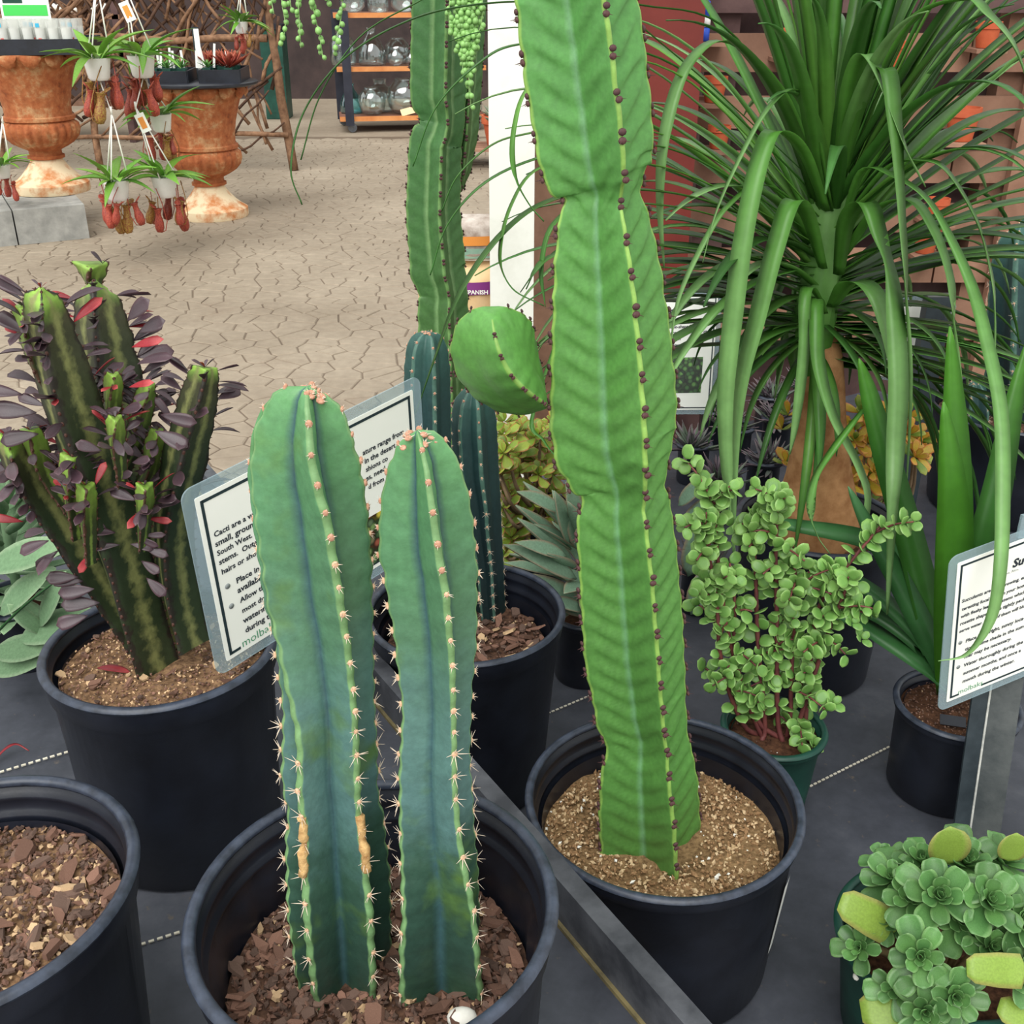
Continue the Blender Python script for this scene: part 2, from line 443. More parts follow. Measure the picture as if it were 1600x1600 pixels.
# ------------------------------------------------------------------ pots and soil
def pot(parent, c, zb, zr, r, mat='plastic', rimmat='rimplastic', taper=0.82, band=0.032, oval=0.0, oph=0.0, groove=0.0, seg=72, wavy=0.0, rings=2, drop=0.07):
    c = V((c[0], c[1], 0)); h = zr-zb; rb = r*taper; ru = rb+(r-0.008-rb)*((h-band)/h)
    def mod(q, z, a, i):
        k = max(0, (z-zb)/h); q = q*(1+oval*k*math.cos(2*(a-oph)))
        if groove and z < zr-band-0.004 and i < 5: q += groove*max(0, math.cos(a*10))**6
        if wavy and i > 16: q += wavy*math.sin(a*17+2*math.sin(a*5))
        return q
    P = [(0.001, zb), (rb*0.96, zb), (rb, zb+0.005), (rb+(ru-rb)*.5, zb+(h-band)*.5), (ru, zr-band-0.004), (ru+0.004, zr-band), (r-0.003, zr-0.012), (r-0.002, zr-0.004), (r-0.006, zr-0.001), (r-0.008, zr-0.004)]
    zz = zr-0.012; rr = r-0.010
    for k in range(rings):
        P += [(rr, zz), (rr-0.0035, zz-0.003), (rr-0.0035, zz-0.006), (rr-0.002, zz-0.009)]; zz -= 0.018; rr -= 0.003
    P += [(rr-0.002, zz), (r*0.955-0.014, zr-drop*0.6), (r*0.93-0.014, zr-drop-0.02)]
    m = MB(); m.lathe(P, seg, c, 0, mod); po = m.build('pot', M_[mat], parent, sharp=50)
    m = MB(); R = [(r-0.006+0.0062*math.cos(t)*0.85, zr-0.004+0.0045*math.sin(t)) for t in [2*math.pi*k/8 for k in range(9)]]
    m.lathe(R, seg, c, 0, mod); m.build('rim', M_[rimmat], po)
    return po
def soil(parent, c, z, r, mat, amp=0.004, name='soil', freq=40, mound=0.0):
    m = MB(); vv = [(c[0], c[1], z+mound)]; R, S = 14, 48
    for i in range(1, R+1):
        for k in range(S):
            a = 2*math.pi*k/S; q = r*i/R; x, y = c[0]+q*math.cos(a), c[1]+q*math.sin(a)
            vv.append((x, y, z+mound*(1-i/R)+amp*noise.noise(V((x*freq, y*freq, 1.7)))))
    ff = [(0, 1+k, 1+(k+1) % S) for k in range(S)]
    for i in range(R-1):
        for k in range(S):
            a, b = 1+i*S+k, 1+i*S+(k+1) % S; ff.append((a, a+S, b+S, b))
    m.add(vv, ff); return m.build(name, M_[mat], parent)
def chip_mesh(seed, mats, n=6, elong=1.6, th=0.22):
    rng = random.Random(seed); m = MB(); pts = []
    for k in range(n):
        a = 2*math.pi*(k+rng.uniform(-.3, .3))/n; q = rng.uniform(.65, 1.1)
        pts.append((q*math.cos(a)*elong*.5, q*math.sin(a)*.5))
    bend = rng.uniform(-.15, .15)
    top = [(x*.9, y*.9, th/2+bend*x*x+rng.uniform(-.03, .05)) for x, y in pts]; bot = [(x, y, -th/2+bend*x*x) for x, y in pts]
    m.add(bot+top, [tuple(range(n))[::-1], tuple(range(n, 2*n))]+[(k, (k+1) % n, n+(k+1) % n, n+k) for k in range(n)])
    return m.mesh('bark_chip', mats, smooth=False)
CHIPS = {k: [chip_mesh(s+37*i, M_[k], 5+s % 3, 1.3+.35*(s % 4), .16+.05*(s % 3)) for s in range(6)] for i, k in enumerate(('chip_a', 'chip_b', 'chip_c'))}
def chips(parent, c, z, r, n_part, n_stuff, size, mix_=(.5, .35, .15), avoid=(), seed=1, stuff_size=None, ymax=None, mats=('chip_a', 'chip_b', 'chip_c'), tilt=.5, mound=0):
    rng = random.Random(seed); S = stuff_size or (size[0]*.4, size[0]*.9)
    def spot():
        while True:
            a = rng.uniform(0, 2*math.pi); q = r*math.sqrt(rng.random()); x, y = c[0]+q*math.cos(a), c[1]+q*math.sin(a)
            if all((x-ax)**2+(y-ay)**2 > ar*ar for ax, ay, ar in avoid): return x, y, z+mound*(1-q/r)
    for _ in range(n_part):
        x, y, zz = spot(); k = rng.choices(mats, mix_)[0]; s = rng.uniform(*size)*(1.0 if rng.random() < .8 else 1.35)
        M = Matrix.Translation((x, y, zz+s*.12+rng.uniform(0, s*.35))) @ Euler((rng.uniform(-tilt, tilt), rng.uniform(-tilt, tilt), rng.uniform(0, 6.3))).to_matrix().to_4x4() @ Matrix.Scale(s, 4)
        inst('bark_chip', rng.choice(CHIPS[k]), parent, M)
    m = MB()
    for _ in range(n_stuff):
        x, y, zz = spot(); s = rng.uniform(*S); k = rng.choices((0, 1, 2), mix_)[0]
        E_ = Euler((rng.uniform(-1, 1), rng.uniform(-1, 1), rng.uniform(0, 6.3))).to_matrix(); e = rng.uniform(.5, 1.2)
        vv = [E_ @ V(q)*s+V((x, y, zz+s*.25)) for q in ((.6*e, 0, 0), (0, .4, 0), (-.6*e, .05, 0), (0, -.4, 0), (0, 0, .3), (0, 0, -.3))]
        m.add(vv, [(0, 1, 4), (1, 2, 4), (2, 3, 4), (3, 0, 4), (1, 0, 5), (2, 1, 5), (3, 2, 5), (0, 3, 5)], k)
    if n_stuff: tag(m.build('mulch_crumbs', [M_[q] for q in mats], parent, smooth=False), kind='stuff')

# ------------------------------------------------------------------ ribbed stems
def ribbed(name, mats, parent, rings, ribs, vall=0.45, tipw=0.10, sub=6, ripple=(0, .03, .04), scal=(0, .03), bow=0.0, cap=True, seed=0, right=None, tipround=0.5):
    """rings = [(centre, R)], ribs = [(angle, amp(t))] ascending angles; angle 0 = +right, 90 = away.
    returns object and rib(i, s)->(point, outward) sampler list"""
    n = len(rings); m = MB(); tips = [[] for _ in ribs]; vv = []; cc = []
    K = len(ribs); s = 0.0; per = None
    for i, rg in enumerate(rings):
        c, R = rg[0], rg[1]; tw = rg[2] if len(rg) > 2 else 0.0
        t = i/(n-1)
        if i: s += (c-rings[i-1][0]).length
        tg = (rings[min(i+1, n-1)][0]-rings[max(i-1, 0)][0]).normalized()
        rx = V((1, 0, 0)) if right is None else V(right); rx = (rx-tg*rx.dot(tg)).normalized(); ry = tg.cross(rx).normalized()
        if tw: rx, ry = rx*math.cos(tw)+ry*math.sin(tw), ry*math.cos(tw)-rx*math.sin(tw)
        loop = []
        for k in range(K):
            a0, am0 = ribs[k]; a1, am1 = ribs[(k+1) % K]
            a0 = a0(t) if callable(a0) else a0; a1 = a1(t) if callable(a1) else a1
            if k == K-1: a1 += 2*math.pi
            am0 = am0(t) if callable(am0) else am0; am1 = am1(t) if callable(am1) else am1
            mid = (a0+a1)/2
            def tip(am): return vall*0.98+(1-vall*0.98)*am
            R0 = tip(am0); R1 = tip(am1)
            span = (a1-a0)/2; vr = vall*(1+0.25*max(0, 1.2-span)); vr = vr+(1-vr)*(1-min(1, span/.55))
            va = vr if (am0 > .5 and am1 > .5) else vr*1.02
            q0 = V((R0*math.cos(a0), R0*math.sin(a0), 0)); q1 = V((R1*math.cos(a1), R1*math.sin(a1), 0)); qm = V((va*math.cos(mid), va*math.sin(mid), 0))
            d0 = V((-math.sin(a0), math.cos(a0), 0))*tipw*.5; d1 = V((-math.sin(a1), math.cos(a1), 0))*tipw*.5
            loop.append((q0*(1+0.04*tipround), 1.0, am0))
            A, B = q0+d0, q1-d1
            for j in range(sub+1):
                f = j/sub; p = A.lerp(qm, f); g = 1-f
                p = p+p.normalized()*bow*math.sin(f*math.pi); loop.append((p, g, am0))
            for j in range(1, sub+1):
                f = j/sub; p = qm.lerp(B, f); g = f
                p = p+p.normalized()*bow*math.sin(f*math.pi); loop.append((p, g, am1))
            per = len(loop) if k == 0 else per
        sc = 1+scal[0]*math.cos(2*math.pi*s/scal[1])
        for (p, g, am) in loop:
            rr = R*(1+(sc-1)*g*g)
            dsp = ripple[0]*math.sin(2*math.pi*(s-ripple[2]*g)/ripple[1])*math.sin(min(1, g*1.05)*math.pi)**.7 if ripple[0] else 0
            dsp *= min(1, R/0.02)
            q = c+(rx*p.x+ry*p.y)*(rr)+(rx*p.x+ry*p.y).normalized()*dsp
            vv.append(q); cc.append((t, g*am, (s*7.3) % 1, 1))
        for k in range(K):
            p = loop[k*per][0]; o = (rx*p.x+ry*p.y)
            tips[k].append((c+o*R*sc, o.normalized(), s))
    L = len(loop); ff = []
    for i in range(n-1):
        for k in range(L):
            a, b = i*L+k, i*L+(k+1) % L; ff.append((a, b, b+L, a+L))
    if cap: ff.append(tuple((n-1)*L+k for k in range(L)))
    m.add(vv, ff, 0, cc)
    o = m.build(name, mats, parent)
    return o, tips
def along_rib(tip, step, start=0.01, jit=0.0, rng=None, low=None):
    """points every step metres along a rib"""
    out = []; S = 0.0; nxt = start
    for (p0, o0, s0), (p1, o1, s1) in zip(tip, tip[1:]):
        L = (p1-p0).length
        while L > 1e-9 and S+L >= nxt:
            f = (nxt-S)/L; out.append((p0.lerp(p1, f), (o0.lerp(o1, f)).normalized(), (p1-p0).normalized()))
            nxt += step*(1+(rng.uniform(-jit, jit) if rng else 0))*(1+(low[1]*min(1, max(0, (low[0]-p0.z)/.15)) if low else 0))
        S += L
    return out
def stemmat(name, stops, ribcol=None, ribpos=(.86, 1.0), vcol=None, vpos=(0, .2), rough=0.45, mottle=(10, .18), speck=None, bumps=.15, spec=.4, vmask=None, blotch=False):
    """stops = colour along height (Col.r); rib edge and valley tints (Col.g)"""
    m, nt, b = newmat(name)
    at = nd(nt, 'ShaderNodeAttribute', attribute_name='Col'); sep = nd(nt, 'ShaderNodeSeparateColor'); nt.links.new(at.outputs['Color'], sep.inputs[0])
    nz = noisetex(nt, mottle[0], 5)
    mt = nd(nt, 'ShaderNodeMath', operation='MULTIPLY_ADD'); nt.links.new(nz, mt.inputs[0]); mt.inputs[1].default_value = mottle[1]; 
    sb = nd(nt, 'ShaderNodeMath', operation='SUBTRACT'); nt.links.new(sep.outputs[0], sb.inputs[0]); sb.inputs[1].default_value = mottle[1]*.5
    nt.links.new(sb.outputs[0], mt.inputs[2])
    col = ramp(nt, mt.outputs[0], [(p, lin(*c)) for p, c in stops])
    gsrc = sep.outputs[1]
    if blotch:
        ba = nd(nt, 'ShaderNodeMath', operation='MULTIPLY_ADD'); nt.links.new(noisetex(nt, 85, 3), ba.inputs[0]); ba.inputs[1].default_value = 1.1
        bs = nd(nt, 'ShaderNodeMath', operation='SUBTRACT'); nt.links.new(sep.outputs[1], bs.inputs[0]); bs.inputs[1].default_value = .55
        nt.links.new(bs.outputs[0], ba.inputs[2]); gsrc = ba.outputs[0]
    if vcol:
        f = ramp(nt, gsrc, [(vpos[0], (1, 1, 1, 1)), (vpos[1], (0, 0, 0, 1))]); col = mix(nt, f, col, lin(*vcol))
    if speck:
        f = ramp(nt, noisetex(nt, speck[1], 4), [(speck[2], (0, 0, 0, 1)), (speck[2]+.1, (.8, .8, .8, 1))]); col = mix(nt, f, col, lin(*speck[0]))
    if ribcol:
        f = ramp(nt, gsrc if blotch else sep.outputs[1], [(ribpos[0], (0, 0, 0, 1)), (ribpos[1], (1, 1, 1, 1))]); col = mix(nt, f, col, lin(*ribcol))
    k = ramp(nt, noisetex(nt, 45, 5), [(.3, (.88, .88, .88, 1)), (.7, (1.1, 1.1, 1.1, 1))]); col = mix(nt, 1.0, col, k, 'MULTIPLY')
    nt.links.new(col, b.inputs['Base Color']); b.inputs['Roughness'].default_value = rough; b.inputs['Specular IOR Level'].default_value = spec
    k = ramp(nt, noisetex(nt, 190, 4), [(.35, (.9, .9, .9, 1)), (.65, (1.08, 1.08, 1.08, 1))]); col = mix(nt, 1.0, col, k, 'MULTIPLY'); nt.links.new(col, b.inputs['Base Color'])
    bump(nt, b, noisetex(nt, 120, 5), bumps, .0016)
    return m
def areole_mesh(name, mats, seed, nsp, ln, cush, thick=.00042, flat=.6):
    """cushion with spines, local z outward, y up"""
    rng = random.Random(seed); m = MB(); m.ball((0, 0, cush*.1), (cush, cush*1.1, cush*flat), 8, 5, 0)
    for k in range(nsp):
        a = 2*math.pi*(k+rng.uniform(-.3, .3))/nsp; e = rng.uniform(.15, .9); L = ln*rng.uniform(.6, 1.2)
        d = V((math.cos(a)*math.cos(e), math.sin(a)*math.cos(e), math.sin(e)))
        m.tube([V((0, 0, 0)), d*L*.5, d*L], [thick, thick*.7, thick*.15], 4, 1)
    return m.mesh(name, mats)
# ------------------------------------------------------------------ leaf meshes
PROF = {'oval': lambda t: max(0, math.sin(math.pi*t))**.62, 'spoon': lambda t: (t**.95*(1-t)**.38)/.62, 'lance': lambda t: max(0, math.sin(math.pi*t**.8))**.85,
        'round': lambda t: math.sqrt(max(0, 1-(2*t-1)**2)), 'paddle': lambda t: min(1, .8+.4*t)*min(1, ((1-t)*9))**.5*min(1, .6+t*6)}
def leafmesh(name, mat, L=1.0, W=.5, prof='oval', thick=.05, cup=.15, curl=.15, nl=8, nw=4, pet=0.0):
    f = PROF[prof]; m = MB(); vv = []; cc = []
    for sgn in (1, -1):
        for i in range(nl+1):
            t = i/nl; y = t*L; w_ = max(f(t)*W/2, W*.02); zc = -curl*L*t*t
            for j in range(nw+1):
                u = j/nw*2-1
                zz = zc+cup*w_*u*u+sgn*thick*L*.5*math.sqrt(max(0, 1-u*u*.999))*math.sqrt(max(0.02, math.sin(math.pi*min(.97, max(.05, t)))))
                vv.append((u*w_, y+pet, zz)); cc.append((t, abs(u)**.8*1.0, 0, 1))
    S = (nl+1)*(nw+1); ff = []
    for i in range(nl):
        for j in range(nw):
            a = i*(nw+1)+j; ff.append((a, a+1, a+nw+2, a+nw+1)); b = S+a; ff.append((b, b+nw+1, b+nw+2, b+1))
    for i in range(nl):
        a = i*(nw+1); ff.append((a, a+nw+1, S+a+nw+1, S+a)); b = a+nw; ff.append((b, S+b, S+b+nw+1, b+nw+1))
    a = nl*(nw+1)
    for j in range(nw):
        ff.append((a+j, a+j+1, S+a+j+1, S+a+j)); ff.append((j, S+j, S+j+1, j+1))
    m.add(vv, ff, 0, cc); return m.mesh(name, mat)
def rings_from(tab, Y, n, fac=1.0, tw=None, Yfun=None):
    """tab rows (py, xl, xr) top->bottom; returns rings bottom->top"""
    y0, y1 = tab[0][0], tab[-1][0]; out = []
    for i in range(n+1):
        k = i/n; y = y1+(y0-y1)*(1-(1-k)**1.0)
        xl, xr = interp(tab, y); p = atY((xl+xr)/2, y, Yfun(k) if Yfun else Y)
        out.append((p, max(.0006, (xr-xl)/2*mpp(p)*fac), (interp(tw, y)[0] if tw else 0.0)))
    top = tab[0]; yy = [tab[0][0]+(tab[3][0]-tab[0][0])*q for q in (.75, .5, .25, .1, .03)]
    return out
# ------------------------------------------------------------------ front pot with two blue-green cacti
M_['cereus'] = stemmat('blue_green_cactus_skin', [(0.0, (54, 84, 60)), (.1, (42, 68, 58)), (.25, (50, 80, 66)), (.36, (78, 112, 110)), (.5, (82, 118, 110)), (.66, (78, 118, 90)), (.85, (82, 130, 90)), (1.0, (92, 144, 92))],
                       (112, 150, 100), (.93, 1.0), (54, 86, 90), (0, .2), .45, (16, .3), ((84, 116, 52), 9, .56), .3)  # valley tint: bluish vein zone with crease shade put into the colour
M_['spine'] = pm('tan_spine', (206, 188, 168), (232, 216, 198), 60, .6)
M_['cushion'] = pm('areole_cushion', (196, 150, 118), (228, 196, 166), 200, .9)
M_['cushion_red'] = pm('red_areole_cushion', (168, 118, 94), (204, 162, 138), 200, .9)
M_['cork'] = pm('corky_scar', (156, 116, 70), (214, 178, 122), 120, .9, .9, 160)
AREO = [areole_mesh('areole', [M_['cushion'], M_['spine']], s, 6, .0052, .0021) for s in range(4)]
AREO_L = [areole_mesh('areole', [M_['cushion'], M_['spine']], s+10, 7, .0085, .0021) for s in range(4)]
AREO_T = [areole_mesh('areole', [M_['cushion_red'], M_['spine']], s+20, 6, .0036, .0022) for s in range(3)]
def add_areoles(stem, tips, zlo, zhi, step, rng, scale=1.0, skip=(), meshes=None, low=None):
    for k, tp in enumerate(tips):
        if k in skip: continue
        for p, o, tg in along_rib(tp, step, rng.uniform(.004, step), .12, rng, low):
            f = (p.z-zlo)/(zhi-zlo)
            me = rng.choice(meshes) if meshes else rng.choice(AREO_L if f < .52 else (AREO if f < .8 else AREO_T))
            inst('areole', me, stem, frame(p, o, tg, rng.uniform(-.4, .4), scale*rng.uniform(.85, 1.15)))
def crown(stem, p, r, n, rng, up=V((0, 0, 1)), s=1.0):
    for k in range(n):
        a = rng.uniform(0, 6.28); q = r*math.sqrt(rng.random()); d = V((math.cos(a)*q, math.sin(a)*q, 0))
        inst('areole', rng.choice(AREO_T), stem, frame(p+d+V((0, 0, -q*q/r*.6)), up+d*30, V((1, 0, 0)), rng.uniform(0, 6), s*rng.uniform(.8, 1.2)))
rng = random.Random(11)
C1, R1, ZR1 = (-.105, .61), .142, .82
cac = thing('potted_cactus', 'two blue-green ribbed columnar cacti in a wide black pot of bark chips', 'cactus', (C1[0], C1[1], Z1))
pot(cac, C1, Z1, ZR1, R1, oval=.012, oph=.9, wavy=.0022, rings=2, drop=.10, groove=.002)
soil(cac, C1, .735, .119, 'bark', .006)
tabL = [(604, 476, 484), (606, 462, 498), (611, 447, 512), (624, 428, 529), (650, 411, 544), (690, 398, 553), (740, 394, 563), (800, 402, 572), (900, 415, 580), (1000, 434, 583), (1100, 443, 586), (1200, 441, 591), (1255, 451, 592), (1300, 447, 602), (1400, 450, 612), (1480, 460, 613), (1575, 478, 612)]
twL = [(604, rad(-20)), (640, rad(-14)), (800, 0), (1100, rad(14)), (1600, rad(16))]
ra = lambda lo, hi, inv=False: (lambda t: (lambda k: 1-k if inv else k)(min(1, max(0, (t-lo)/(hi-lo)))))
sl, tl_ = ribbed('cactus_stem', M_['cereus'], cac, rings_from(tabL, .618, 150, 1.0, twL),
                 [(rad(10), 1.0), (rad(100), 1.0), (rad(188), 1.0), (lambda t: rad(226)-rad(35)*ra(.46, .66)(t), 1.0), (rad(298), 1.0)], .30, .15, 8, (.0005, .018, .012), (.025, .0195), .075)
add_areoles(sl, tl_[:3]+tl_[4:], .735, 1.23, .0195, rng, low=(.98, .5))
lo = [q for q in tl_[3] if q[0].z < .975]
add_areoles(sl, [lo], .735, 1.23, .0195, rng, low=(.98, .5))
crown(sl, atY(480, 604, .618)+V((0, 0, -.001)), .012, 12, rng, s=1.1)
for tp in (tl_[3], tl_[4]):
    pts = [p+o*.0004 for p, o, s in tp if atY(500, 1345, .6).z < p.z < atY(500, 1258, .6).z]
    m = MB(); m.tube(pts, [.0036*(.55+.6*noise.noise(p*150)) + .0014 for p in pts], 7); m.build('corky_scar', M_['cork'], sl)
tabR = [(673, 648, 655), (675, 638, 667), (681, 628, 682), (695, 618, 698), (720, 610, 714), (760, 600, 728), (800, 595, 736), (850, 593, 742), (900, 603, 746), (1000, 618, 746), (1100, 628, 739), (1200, 622, 738), (1300, 622, 746), (1400, 620, 760), (1480, 612, 766), (1560, 612, 768)]
twR = [(673, rad(-14)), (900, 0), (1250, rad(14)), (1420, rad(28)), (1550, rad(34))]
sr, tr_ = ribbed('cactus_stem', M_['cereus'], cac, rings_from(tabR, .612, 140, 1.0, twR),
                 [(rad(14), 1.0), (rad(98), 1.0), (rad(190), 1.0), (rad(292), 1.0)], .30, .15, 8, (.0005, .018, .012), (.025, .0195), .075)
add_areoles(sr, tr_, .735, 1.2, .0195, rng, low=(.98, .5))
crown(sr, atY(652, 673, .612)+V((0, 0, -.001)), .012, 14, rng, s=1.1)
chips(cac, C1, .737, .116, 300, 2600, (.0058, .0135), (.5, .4, .1), [(-.139, .622, .03), (-.057, .62, .03)], 3, (.0035, .0085))
m = MB(); m.ball(atZ(722, 1596, .735)+V((0, 0, .004)), (.012, .009, .007), 12, 8); tag(m.build('pebble', M_['perlite']), 'white pebble on the bark among the two blue-green cacti', 'pebble')
# ------------------------------------------------------------------ tall pale green euphorbia
M_['euph'] = stemmat('bright_green_euphorbia_skin', [(0, (82, 128, 60)), (.1, (82, 132, 62)), (.5, (86, 138, 66)), (1.0, (82, 140, 72))], (134, 174, 84), (.95, 1.0), (104, 152, 104), (0, .12), .45, (6, .2), None, .2)
M_['euph_arm'] = stemmat('bright_green_arm_skin', [(0, (80, 128, 58)), (.5, (86, 140, 64)), (1.0, (92, 148, 72))], (120, 160, 76), (.95, 1.0), None, (0, .1), .42, (6, .2), None, .15)
M_['euph_scar'] = pm('pale_stripe', (150, 200, 150), None)
M_['darkspine'] = pm('dark_spine', (58, 36, 40), (92, 60, 58), 100, .7)
def spinepair(seed, s=1.0):
    m = MB(); rng_ = random.Random(seed)
    for y in (-.0030, .0030):
        m.ball((0, y, .0003), (.0034*s, .0029*s, .0015*s), 8, 5)
    for x in (-1, 1):
        m.tube([V((x*.001, -.003, 0)), V((x*.004, -.0045+rng_.uniform(-.001, .001), .005))], [.0006, .0001], 4)
    return m.mesh('spine_pair', M_['darkspine'])
SPP = [spinepair(k) for k in range(3)]
C2, R2, ZR2 = (.177, .991), .163, .59
eu = thing('potted_euphorbia', 'tall light green four-ribbed euphorbia with dark spine pairs in a black pot of sandy soil', 'cactus', (C2[0], C2[1], Z2))
pot(eu, C2, Z2, ZR2, R2, drop=.07, rings=2, band=.022, groove=0, taper=.86)
soil(eu, C2, .523, .140, 'sand', .008, freq=25)
tabE = [(-130, 790, 982), (-60, 796, 990), (0, 803, 1000), (100, 815, 1014), (200, 831, 1024), (250, 841, 1026), (275, 852, 1023), (292, 874, 1008), (305, 880, 1003), (325, 873, 1010), (350, 867, 1018), (400, 862, 1030), (450, 860, 1040), (550, 857, 1054), (640, 855, 1063), (690, 862, 1062), (725, 880, 1056), (755, 902, 1046), (772, 906, 1042), (800, 897, 1052), (900, 902, 1064), (1000, 908, 1072), (1100, 926, 1076), (1145, 944, 1077), (1165, 942, 1079), (1190, 934, 1086), (1250, 931, 1096), (1310, 934, 1099), (1370, 938, 1101)]
es, et = ribbed('euphorbia_stem', M_['euph'], eu, rings_from(tabE, .988, 330, 1.02), [(rad(18), 1.0), (rad(110), 1.0), (rad(200), 1.0), (rad(291), 1.0)], .36, .07, 8, (.0028, .0247, .0387), (.014, .0317), .02)
rng = random.Random(4)
for k, tp in enumerate(et):
    for p, o, tg in along_rib(tp, .0317, .012, .06, rng):
        inst('spine_pair', rng.choice(SPP), es, frame(p+o*.0006, o, tg, rng.uniform(-.2, .2), rng.uniform(.92, 1.18)))
# side arm
def arm_rings(p0, p1, R, n=60, sag=V((0, 0, 0))):
    out = []
    for i in range(n+1):
        k = i/n; c = p0.lerp(p1, k)+sag*math.sin(math.pi*k)
        q = math.sin(math.pi*min(1, max(0, k*.94+.035)))**.5
        out.append((c, max(.001, R*q), rad(34)-rad(42)*k))
    return out
a0, a1 = atY(842, 632, .961), atY(768, 486, .924)
ar, at_ = ribbed('euphorbia_arm', M_['euph_arm'], eu, arm_rings(a0, a1, .0446, 60, V((-.013, 0, -.002))), [(rad(38), 1.0), (rad(165), 1.0), (rad(284), 1.0)], .56, .08, 7, (.0004, .02, .02), (.02, .02), .05, right=V((.9, .1, -.4)))
for k, tp in enumerate(at_):
    for p, o, tg in along_rib(tp, .019, .008, .06, rng): inst('spine_pair', rng.choice(SPP), ar, frame(p+o*.0004, o, tg, 0, .62))
crmats = ('sandgrain', 'sandpale', 'perlite')
M_['sandgrain'] = pm('sand_grain', (112, 84, 56), (150, 118, 84), 90, .9, rnd=.2)
M_['sandpale'] = pm('pale_sand_grain', (172, 146, 110), (198, 174, 140), 90, .9, rnd=.2)
chips(eu, C2, .525, .137, 0, 2800, (.004, .008), (.62, .35, .03), [(C2[0], C2[1], .048)], 8, (.0028, .0075), mats=crmats)
m = MB(); q = atZ(1290-75, 1450, .5)
lab = MB(); A = math.atan2(-.5, .866)
for i in range(7):
    a = rad(-32+i*1.6); rr = .1535
    lab.add([(C2[0]+rr*math.cos(a), C2[1]+rr*math.sin(a), .53), (C2[0]+(rr-.0085)*math.cos(a), C2[1]+(rr-.0085)*math.sin(a), .42)], [])
lab.f = [(2*i, 2*i+2, 2*i+3, 2*i+1) for i in range(6)]; lab.m = [0]*6
lab.build('paper_label', M_['paper'], eu)
# ------------------------------------------------------------------ back pot with dark blue cacti
M_['cereus_dark'] = stemmat('dark_blue_cactus_skin', [(0, (27, 46, 47)), (.4, (30, 50, 53)), (.8, (40, 68, 68)), (1.0, (50, 88, 80))], (76, 110, 98), (.9, 1.0), None, (0, .1), .5, (12, .15), None, .2)
C4, R4, ZR4 = (-.0652, 1.312), .1416, .65
c4 = thing('potted_cactus', 'two dark blue-green ribbed cacti in a black pot behind the bench rail', 'cactus', (C4[0], C4[1], Z2))
pot(c4, C4, Z2, ZR4, R4, drop=.07, rings=3, taper=.79, band=.031); soil(c4, C4, .5905, .113, 'bark', .005)
rng = random.Random(21)
t4 = [(604, 738, 742), (606, 730, 750), (612, 720, 760), (630, 708, 772), (660, 703, 777), (720, 706, 780), (800, 722, 784), (900, 738, 788), (990, 746, 792)]
s4, p4 = ribbed('cactus_stem', M_['cereus_dark'], c4, rings_from(t4, 1.395, 80), [(rad(20), 1), (rad(92), 1), (rad(164), 1), (rad(236), 1), (rad(285), 1)], .55, .16, 5, (0, .02, 0), (.015, .019), .03)
add_areoles(s4, p4, .6, .96, .019, rng, .8); crown(s4, atY(740, 604, 1.395), .012, 8, rng)
t5 = [(517, 666, 670), (519, 655, 682), (526, 644, 692), (545, 634, 700), (580, 630, 704), (700, 630, 706), (1040, 640, 712)]
s5, p5 = ribbed('cactus_stem', M_['cereus_dark'], c4, rings_from(t5, 1.333, 80), [(rad(20), 1), (rad(92), 1), (rad(164), 1), (rad(236), 1), (rad(292), 1)], .55, .16, 5, (0, .02, 0), (.015, .019), .03)
add_areoles(s5, p5, .6, 1.05, .019, rng, .8); crown(s5, atY(668, 517, 1.333), .012, 8, rng)
chips(c4, C4, .5925, .109, 110, 700, (.008, .017), (.6, .32, .08), [(-.031, 1.395, .026), (-.103, 1.333, .026)], 13)
# ------------------------------------------------------------------ rear tall euphorbia
M_['euph_dark'] = stemmat('deep_green_euphorbia_skin', [(0, (72, 104, 54)), (.5, (66, 110, 58)), (1, (66, 114, 62))], (104, 142, 80), (.9, 1.0), (112, 148, 94), (0, .2), .5, (6, .2), None, .2)
rear = thing('potted_euphorbia', 'deep green branching euphorbia with notched ribs behind the dark blue cacti', 'cactus', (-.12, 2.06, Z2))
pot(rear, (-.12, 2.06), Z2, .60, .10, drop=.04); soil(rear, (-.12, 2.06), .57, .082, 'peat')
tR = [(-140, 648, 740), (-60, 645, 738), (0, 643, 735), (80, 641, 734), (150, 640, 733), (176, 652, 730), (190, 656, 728), (204, 650, 728), (225, 638, 724), (330, 634, 722), (420, 640, 730), (447, 652, 732), (460, 655, 733), (480, 652, 734), (560, 655, 736), (640, 660, 738), (714, 664, 737)]
rs, rt = ribbed('euphorbia_stem', M_['euph_dark'], rear, rings_from(tR, 2.06, 200), [(rad(25), 1), (rad(115), 1), (rad(198), 1), (rad(285), 1)], .42, .09, 6, (.001, .03, .03), (.02, .03), .02)
tR2 = [(-140, 718, 786), (-60, 716, 780), (0, 714, 764), (100, 710, 758), (200, 700, 752), (262, 704, 740), (290, 712, 728), (300, 716, 722)]
rs2, rt2 = ribbed('euphorbia_arm', M_['euph_dark'], rear, rings_from(tR2, 2.11, 110), [(rad(35), 1), (rad(125), 1), (rad(208), 1), (rad(280), 1)], .42, .09, 6, (.001, .03, .03), (.02, .03), .02)
rng = random.Random(2)
for st, tps in ((rs, rt), (rs2, rt2)):
    for tp in tps:
        for p, o, tg in along_rib(tp, .032, .01, .06, rng): inst('spine_pair', rng.choice(SPP), st, frame(p+o*.0004, o, tg, 0, 1.0))
